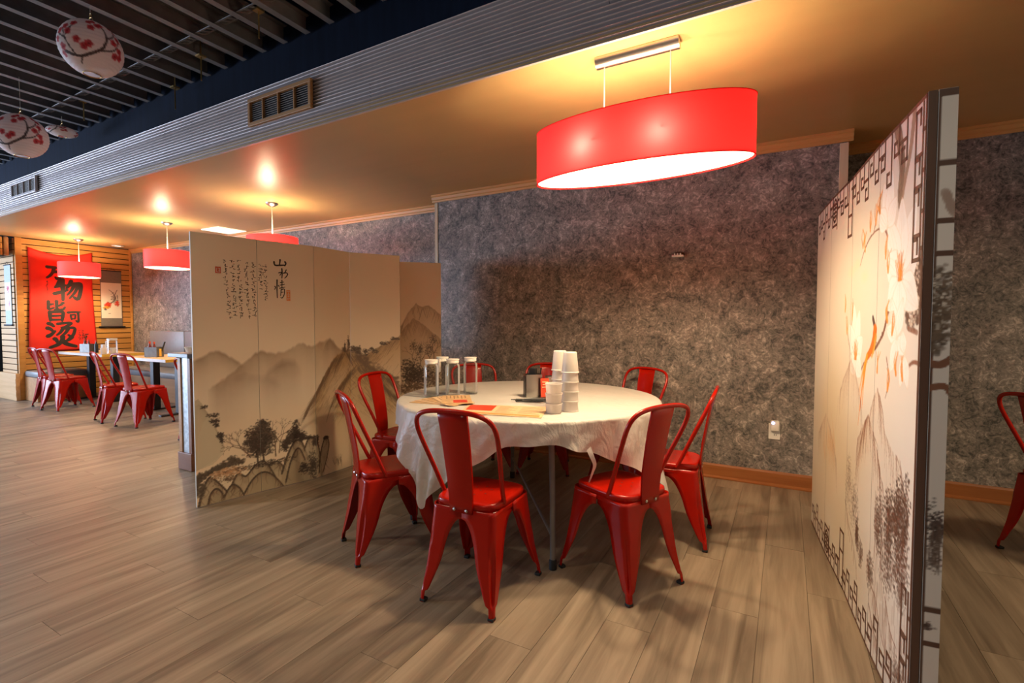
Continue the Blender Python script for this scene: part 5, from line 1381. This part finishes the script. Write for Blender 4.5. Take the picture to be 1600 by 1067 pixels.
for i in range(1, 4):
    q = Vector((rd[0] * RL * i / 4, rd[1] * RL * i / 4, 0)) - fn * 0.012
    for z in (0.3, 1.6): MB().box((q.x + 0.012, q.y, z), (0.010, 0.03, 0.05), 0.002).build('hinge', M['steel'], rs_root)

# ================================================================== PAPER LANTERNS
def lantern(loc, r, lon0, label, seed, squash=1.0, cord=True, flat=False):
    t = thing('paper_lantern', label, 'paper lantern', loc, 0, 'paper lanterns under the hall roof')
    nlon, nlat = 150, 96
    L0 = 2 * PI * r
    c = Canvas(0, L0, -PI / 2 * r, PI / 2 * r, L0 / 220, PI * r / 120, (0.92, 0.84, 0.83), seed)
    k_ = r / 0.16 * 1.18
    for xo in (0.0, 0.5):
        x0 = L0 * (0.25 + xo)
        bk = (0.09, 0.065, 0.06)
        c.stroke([(x0 + .16 * k_, -.07 * k_), (x0 + .08 * k_, -.095 * k_), (x0 - .01 * k_, -.05 * k_), (x0 - .04 * k_, .0), (x0 - .04 * k_, .07 * k_)], [0.016 * k_, 0.010 * k_], bk, .95)
        for P in ([(-.01, -.05), (-.08, -.02), (-.11, .04)], [(-.04, .02), (-.09, .06), (-.11, .11)], [(-.04, .07), (0.0, .11)], [(.10, -.09), (.13, -.03), (.15, .04)], [(.13, -.02), (.18, .02)], [(.13, .0), (.10, .06)], [(.06, -.09), (.09, -.13)]):
            c.stroke([(x0 + a * k_, b * k_) for a, b in P], [.009 * k_, .005 * k_], bk, .95)
        for a, b in [(-.11, .05), (-.12, .09), (-.10, .12), (-.08, .02), (-.11, -.01), (-.09, -.045), (-.12, -.04), (-.03, .10), (.01, .12), (.03, .10), (-.01, .085), (.03, -.03), (.05, -.045), (.14, .05), (.10, .07), (.17, .03), (.19, -.01), (.16, -.05), (.18, -.08), (.12, .02), (.08, -.02), (.02, .06)]:
            for q in range(5):
                an = 2 * PI * q / 5 + seed
                c.dab(x0 + a * k_ + .010 * k_ * math.cos(an), b * k_ + .010 * k_ * math.sin(an), .0095 * k_, .0095 * k_, (0.50 + .1 * (q % 2), 0.018, 0.03), .9)
            c.dab(x0 + a * k_, b * k_, .005 * k_, .005 * k_, (0.25, 0.01, 0.02), .9)
    la = np.linspace(-PI / 2 + 0.28, PI / 2 - 0.28, nlat); lo = np.linspace(0, 2 * PI, nlon)
    LO, LA = np.meshgrid(lo, la)
    rr = r * (1 + 0.006 * np.cos(LA * 44))
    co = np.stack([rr * np.cos(LA) * np.cos(-LO + lon0), rr * np.cos(LA) * np.sin(-LO + lon0), rr * np.sin(LA) * squash], -1)
    print_mesh('paper_body', co, c.sample((LO * r) % L0, LA * r), M['paper_lantern'], t, smooth=True)
    rg = MB()
    for s_ in (1, -1): rg.tube([(r * math.cos(PI / 2 - .28) * math.cos(2 * PI * j / 24), r * math.cos(PI / 2 - .28) * math.sin(2 * PI * j / 24), s_ * r * math.sin(PI / 2 - .28) * squash) for j in range(25)], 0.003, 6, False)
    rg.build('ring', M['gold'], t, smooth=60)
    zt_ = r * math.sin(PI / 2 - .28) * squash
    wr = MB().tube([(-0.04, 0, zt_), (-0.02, 0, zt_ + 0.03), (0, 0, zt_ + 0.036), (0.02, 0, zt_ + 0.03), (0.04, 0, zt_)], 0.002, 6)
    wr.tube([(0.012 * math.cos(2 * PI * j / 10), 0, zt_ + 0.047 + 0.012 * math.sin(2 * PI * j / 10)) for j in range(11)], 0.0018, 6, False)
    wr.build('wire_hook', M['gold'], t, smooth=60)
    if cord: MB().tube([(0, 0, zt_ + 0.05), (0, 0, 3.146 - loc[2] - 0.003)], 0.0012, 5).build('cord', M['cord'], t)
    return t
lantern((-3.741, 1.424, 2.885), 0.158, math.atan2(-1.424, 3.741) + PI / 2 + 0.15, 'large white paper lantern with red plum blossom, nearest under the dark joists', 3)
lantern((-5.30, 1.545, 2.685), 0.163, math.atan2(-1.545, 5.30) + PI / 2 - 0.1, 'white blossom paper lantern hanging lower at the left edge of the picture', 5)
lantern((-5.961, 2.023, 2.999), 0.115, 0.6, 'small flattened white paper lantern farthest off, right of the lower left one', 8, 0.38)

# ================================================================== BANNER AND SCROLLS
BY0, BY1, BZT, BZB = 3.035, 3.850, 2.392, 0.75
def bmap(u, v, off=0.0):
    """u 0..1 left to right, v 0..1 top to bottom"""
    sag = 0.085 * (1 - (2 * u - 1) ** 2) * (1 - v) ** 2
    y = BY0 - 0.028 * v + u * (BY1 + 0.03 * v - BY0 + 0.028 * v)
    y += (0.5 - u) * 0.06 * math.sin(PI * min(1, v * 1.2)) * 0.5
    x = XW + 0.020 + 0.007 * math.sin(9 * u + 3 * v) * (1 - v * .5) + 0.004 * math.sin(21 * u - 7 * v) + off
    return (x, y, BZT - v * (BZT - BZB) - sag)
bt = thing('red_banner', 'tall red cloth banner with black brush lettering on the slatted wall', 'banner', (XW + 0.02, (BY0 + BY1) / 2, BZB))
org_ = Vector(bt.location)
rows = [[Vector(bmap(u / 30, v / 50)) - org_ for u in range(31)] for v in range(51)]
cb = MB().grid(rows).build('cloth', M['banner'], bt, smooth=180); solidify(cb, 0.002, 0)
fm = lambda x, z: tuple(Vector(bmap(x, 1 - z, 0.003)) - org_)
gb = MB()
asp = (BZT - BZB) / (BY1 - BY0)
def bglyph(key, u0, u1, v0, v1):
    for pts, wd in G[key]:
        P = [(u0 + p[0] * (u1 - u0), 1 - (v0 + p[1] * (v1 - v0))) for p in pts]
        n = len(P)
        # widths measured across the cloth: build in metres, map back
        mm = [(x, z * asp) for x, z in P]; b = wd * 1.4 * math.sqrt((u1 - u0) * (v1 - v0) * asp)
        ribbon(gb, mm, [b * (1.2 if i == 0 else 1.0 if i < n - 1 else 0.7) for i in range(n)], lambda x, z: fm(x, z / asp))
bglyph('wan', 0.26, 0.52, 0.125, 0.265); bglyph('wu', 0.37, 0.81, 0.265, 0.485); bglyph('jie', 0.235, 0.54, 0.495, 0.70); bglyph('ke', 0.57, 0.77, 0.595, 0.715); bglyph('tang', 0.26, 0.68, 0.71, 0.965)
gb.build('lettering', M['ink'], bt, recalc=False)
rng = random.Random(3); sb = MB()
for k in range(9): scribble(sb, 0.265, (1 - 0.29 - k * 0.017) * asp, 0.022, 0.026, lambda x, z: fm(x, z / asp), rng, 0.006)
for cx in (0.735, 0.785):
    for k in range(6): scribble(sb, cx, (1 - 0.80 - k * 0.018) * asp, 0.02, 0.024, lambda x, z: fm(x, z / asp), rng, 0.008)
for k in range(3): scribble(sb, 0.83, (1 - 0.85 - k * 0.03) * asp, 0.06, 0.06, lambda x, z: fm(x, z / asp), rng, 0.02)
sb.build('small_lettering', M['ink'], bt, recalc=False)['kind'] = 'stuff'

def scroll(name, label, org, ux, w_, zt, zb, pt_, pb_, m_silk, paint, seed):
    """hanging scroll; ux = direction across (xy), the face looks along nrm"""
    t = thing(name, label, 'wall scroll', org)
    U = Vector((ux[0], ux[1], 0)); Nn = Vector((ux[1], -ux[0], 0))
    def P(a, z, o): v = U * a + Nn * o; return (v.x, v.y, z)
    def slab(z0, z1, o0, o1, m, nm):
        vs = [P(a, z, o) for o in (o0, o1) for z in (z0, z1) for a in (-w_ / 2, w_ / 2)]
        return MB().add(vs, [(0, 1, 3, 2), (4, 5, 7, 6), (0, 1, 5, 4), (2, 3, 7, 6), (0, 2, 6, 4), (1, 3, 7, 5)]).build(nm, m, t)
    slab(zb, zt, 0.004, 0.007, m_silk, 'silk_mount')
    c = Canvas(0, w_ * 0.94, 0, pt_ - pb_, 0.006, 0.006, (0.74, 0.68, 0.58), seed); paint(c, w_ * 0.94, pt_ - pb_)
    nx = max(8, int(w_ / 0.006)); nz = int((pt_ - pb_) / 0.006); F, Z = np.meshgrid(np.linspace(0, 1, nx), np.linspace(0, 1, nz))
    co = np.zeros((nz, nx, 3))
    for k in range(2): co[..., k] = U[k] * (F - .5) * w_ * .94 + Nn[k] * 0.0078
    co[..., 2] = pb_ + Z * (pt_ - pb_)
    print_mesh('painting', co, c.sample(F * w_ * .94, Z * (pt_ - pb_)), M['print'], t)
    MB().tube([P(-w_ / 2 - .035, zb, 0.014), P(w_ / 2 + .035, zb, 0.014)], 0.013, 10).build('roller', M['iron'], t, smooth=50)
    MB().tube([P(-w_ / 2, zt, 0.009), P(w_ / 2, zt, 0.009)], 0.008, 8).build('top_rod', M['iron'], t, smooth=50)
    MB().tube([P(-w_ * .25, zt, 0.01), P(0, zt + .05, 0.01), P(w_ * .25, zt, 0.01)], 0.002, 5).build('hanging_cord', M['iron'], t)
    return t
def paint_plum(c, w_, h):
    bk = (0.10, 0.07, 0.06)
    c.stroke([(w_ * .38, h * .80), (w_ * .60, h * .70), (w_ * .68, h * .55), (w_ * .55, h * .46), (w_ * .40, h * .42)], [.008, .016], bk, .9)
    c.stroke([(w_ * .62, h * .62), (w_ * .80, h * .80)], .010, bk, .9); c.stroke([(w_ * .66, h * .56), (w_ * .82, h * .50), (w_ * .8, h * .66)], .010, bk, .9)
    c.foliage(w_ * .66, h * .58, .05, .09, 60, .010, bk, .7)
    c.foliage(w_ * .33, h * .38, .05, .04, 70, .016, (0.62, .05, .02), .85); c.foliage(w_ * .78, h * .42, .03, .035, 40, .014, (0.62, .06, .03), .85); c.foliage(w_ * .30, h * .29, .05, .03, 40, .014, (0.66, .35, .05), .7)
    c.foliage(w_ * .22, h * .25, .02, .02, 20, .01, bk, .7); c.stroke([(w_ * .34, h * .13), (w_ * .42, h * .13)], .014, bk, .7)
def paint_orchid(c, w_, h):
    c.foliage(w_ * .5, h * .70, .06, .06, 60, .014, (0.55, .03, .10), .8)
    c.stroke([(w_ * .5, h * .68), (w_ * .62, h * .45), (w_ * .72, h * .2)], [.008, .012], (0.25, .14, .18), .7); c.foliage(w_ * .7, h * .25, .04, .06, 40, .012, (0.55, .2, .25), .6)
scroll('hanging_scroll', 'hanging scroll with plum blossom painting, right of the red banner', (XW + 0.002, 4.112, 0), (0, 1), 0.315, 2.115, 1.135, 1.903, 1.287, M['scroll_cloth'], paint_plum, 4)
scroll('hanging_scroll', 'narrow pale scroll hanging on the daylit slatted jamb at the left edge', (-10.66, SW_Y0 - 0.013, 0), (1, 0), 0.26, 2.11, 1.17, 1.84, 1.40, M['scroll_blue'], paint_orchid, 6)

# ================================================================== BOOTHS
def bench_parts(t, L_, seat_d, back=True):
    MB().box((0, 0.02, 0.185), (L_, seat_d - 0.06, 0.366), 0.003).build('base_panel', M['bench_wood'], t)
    MB().box((0, 0, 0.415), (L_, seat_d, 0.09), 0.02).build('seat_cushion', M['bench'], t, smooth=40)
t = thing('banquette', 'long grey banquette along the back wall behind the booth tables', 'bench', (-7.17, 4.14, 0))
bench_parts(t, 5.40, 0.56)
for k in range(4): MB().box((-2.70 + 1.35 * (k + .5) + (0.13 if k == 0 else 0), 0.245, 0.765), (1.342 - (0.26 if k == 0 else 0), 0.085, 0.61), 0.02).build('back_cushion', M['bench'], t, smooth=40)
t = thing('banquette', 'short grey banquette below the red banner', 'bench', (-10.095, 3.26, 0), R_(90))
bench_parts(t, 0.62, 0.53)

def booth_table(x0, x1, y0, y1, label):
    t = thing('booth_table', label, 'table', ((x0 + x1) / 2, (y0 + y1) / 2, 0), 0, 'booth tables')
    wx, wy = x1 - x0, y1 - y0
    MB().box((0, 0, 0.731), (wx, wy, 0.036), 0.003).build('tabletop', M['tabletop'], t)
    e = MB()
    e.box((0, -wy / 2 - 0.002, 0.731), (wx, 0.004, 0.037)); e.box((-wx / 2 - .002, 0, 0.731), (.004, wy, .037))
    e.build('edge_band', M['tableedge'], t)
    MB().box((wx / 2 + .002, 0, .731), (.004, wy, .037)).build('edge_band', M['yellow'], t)
    for s_ in (-1, 1):
        MB().box((s_ * wx * 0.27, 0.0, 0.365), (0.085, 0.085, 0.69), 0.004).build('post', M['iron'], t)
        MB().box((s_ * wx * 0.27, 0.0, 0.010), (0.07, 0.50, 0.018), 0.004).build('foot_plate', M['iron'], t)
    return t
booth_table(-10.10, -8.62, 3.285, 3.86, 'light wood booth table in front of the red banner')
booth_table(-7.90, -6.735, 3.215, 3.80, 'light wood booth table nearer to the low divider wall')
booth_table(-5.95, -4.75, 3.215, 3.80, 'light wood booth table hidden behind the low divider wall')
ZB = 0.750
def booth_caddy(x, y, rz, label):
    t = thing('condiment_caddy', label, 'table caddy', (x, y, ZB), rz, 'metal caddies on the booth tables')
    mb = MB()
    for px, py, dx, dy in ((0, -.06, .17, .004), (0, .06, .17, .004), (-.085, 0, .004, .124), (.085, 0, .004, .124), (0.02, 0, .004, .12)): mb.box((px, py, .068), (dx, dy, .13))
    mb.box((0, 0, .004), (.17, .12, .006)).build('body', M['dull'], t)
    return t
c1 = booth_caddy(-9.36, 3.40, 0.35, 'polished condiment caddy on the far booth table, before the banner')
c2 = booth_caddy(-7.41, 3.40, 0.45, 'polished condiment caddy on the nearer booth table')
def small_bottle(x, y, r, h, m, label, cat='bottle', name='sauce_bottle', z=ZB, tilt=0):
    t = thing(name, label, cat, (x, y, z))
    MB().lathe([(.001, 0), (r, 0), (r, h * .62), (r * .5, h * .78), (r * .45, h * .86), (.001, h * .86)], 16).build('body', m, t, smooth=40)
    MB().lathe([(.001, h * .86), (r * .55, h * .86), (r * .55, h), (.001, h)], 16).build('cap', M['seal'], t, smooth=40)
    t.rotation_euler = (0, tilt, 0)
    return t
small_bottle(-9.42, 3.38, .022, .20, M['sauce'], 'dark red sauce bottle in the far caddy, left one', z=ZB + .008)
small_bottle(-9.37, 3.41, .022, .19, M['sauce'], 'dark red sauce bottle in the far caddy, right one', z=ZB + .008)
small_bottle(-9.20, 3.44, .024, .19, M['black_pl'], 'black sauce bottle standing just right of the far caddy', z=ZB)
small_bottle(-7.465, 3.375, .023, .20, M['sauce'], 'dark red sauce bottle in the nearer caddy, leftmost', z=ZB + .008)
small_bottle(-7.415, 3.405, .023, .195, M['sauce'], 'dark red sauce bottle in the nearer caddy, second from left', z=ZB + .008)
o = MB().box((0, 0, .05), (.07, .04, .10), .004).build('napkin_pack', M['yellow'], None, loc=(-7.36, 3.425, ZB + .008)); o.rotation_euler = (0, 0, .45); tag(o, 'yellow packet in the right half of the nearer caddy', 'packet')
o = MB().tube([(0, 0, 0), (.03, .02, .10), (.055, .035, .19)], [.006, .010, .012], 8).build('spoon_handle', M['black_pl'], None, smooth=50, loc=(-7.37, 3.452, ZB + .012)); tag(o, 'black utensil handle leaning out of the nearer caddy', 'utensil')
o = MB().box((0, 0, .065), (.07, .05, .12), .004).build('napkin_holder', M['white'], None, loc=(-9.12, 3.50, ZB)); tag(o, 'white napkin block beside the far caddy', 'napkins')
pj = thing('water_pitcher', 'clear glass water pitcher with white lid on the right end of the far booth table', 'pitcher', (-8.74, 3.46, ZB))
MB().lathe([(.001, 0), (.062, 0), (.066, .01), (.062, .17), (.058, .20), (.054, .20), (.058, .17), (.060, .014), (.001, .012)], 24).build('body', M['glass'], pj, smooth=40)
MB().lathe([(.001, .196), (.053, .196), (.053, .202), (.064, .202), (.064, .225), (.001, .228)], 24).build('lid', M['white'], pj, smooth=30)
MB().tube([(-.06, -.02, .19), (-.105, -.035, .18), (-.11, -.035, .10), (-.062, -.02, .05)], .008, 8).build('handle', M['cup'], pj, smooth=60)
for i, (x, y, lb) in enumerate([(-8.70, 3.335, 'frosted tumbler on the far booth table, left of two before the pitcher'), (-8.645, 3.43, 'frosted tumbler on the far booth table, right of two beside the pitcher')]):
    o = MB().lathe([(.001, 0), (.030, 0), (.040, .09), (.038, .09), (.028, .004), (.001, .004)], 20).build('tumbler', M['cup'], None, smooth=40, loc=(x, y, ZB)); tag(o, lb, 'cup', 'frosted tumblers by the pitcher')
# on the divider cap
ZD = 0.966
jr = thing('glass_jar', 'clear glass jar with cream lid on the low divider wall', 'jar', (-4.19, 2.26, ZD))
MB().lathe([(.001, 0), (.048, 0), (.050, .006), (.050, .085), (.040, .10), (.037, .10), (.046, .085), (.046, .010), (.001, .008)], 24).build('body', M['glass'], jr, smooth=40)
MB().lathe([(.001, .095), (.036, .095), (.036, .102), (.042, .102), (.042, .135), (.001, .137)], 24).build('lid', M['white'], jr, smooth=30)
o = MB().lathe([(.001, 0), (.055, 0), (.075, .045), (.072, .045), (.053, .004), (.001, .004)], 28).build('shallow_bowl', M['cup'], None, smooth=40, loc=(-4.31, 2.28, ZD)); tag(o, 'shallow frosted bowl on the low divider wall, left of the jar', 'bowl')

# ================================================================== SMALL WALL FITTINGS
t = thing('wall_outlet', 'white wall outlet with a plugged-in air freshener on the grey wall', 'outlet', (-0.064, YB - 0.001, 0.355))
MB().box((0, -0.003, 0.055), (0.076, 0.006, 0.118), 0.002).build('cover_plate', M['white'], t)
pg = MB().box((0.004, -0.022, 0.100), (0.060, 0.034, 0.078), 0.012).build('plug_in_unit', M['white'], t, smooth=40)
MB().lathe([(.001, 0), (.010, 0), (.009, .003), (.001, .004)], 16).build('light_ring', M['led'], pg, loc=(-0.008, -0.039, 0.122)).rotation_euler = (R_(90), 0, 0)
MB().box((0, -0.0065, 0.03), (0.004, 0.001, 0.012)).box((0.012, -0.0065, 0.03), (0.004, 0.001, 0.012)).build('sockets', M['iron'], t)
t = thing('wall_fixture', 'small copper half-round wall fixture with a white lip, high on the grey wall', 'wall fixture', (-0.765, YB - 0.001, 1.745))
rows = []
for k in range(7):
    f = k / 6
    rows.append([(0.049 * math.cos(PI * j / 12) * (1 - .25 * f * f), -0.002 - 0.03 * f, 0.006 + 0.030 * math.sin(PI * j / 12) * (1 - .55 * f)) for j in range(13)])
MB().grid(rows).build('shell', M['copper'], t, smooth=60)
MB().box((0, -0.026, -0.002), (0.090, 0.040, 0.016), 0.004).build('lip', M['white'], t)
for x in (-0.022, 0.0, 0.022): MB().box((x, -0.046, 0.012), (0.010, 0.004, 0.014), 0.001).build('clip', M['white'], t)
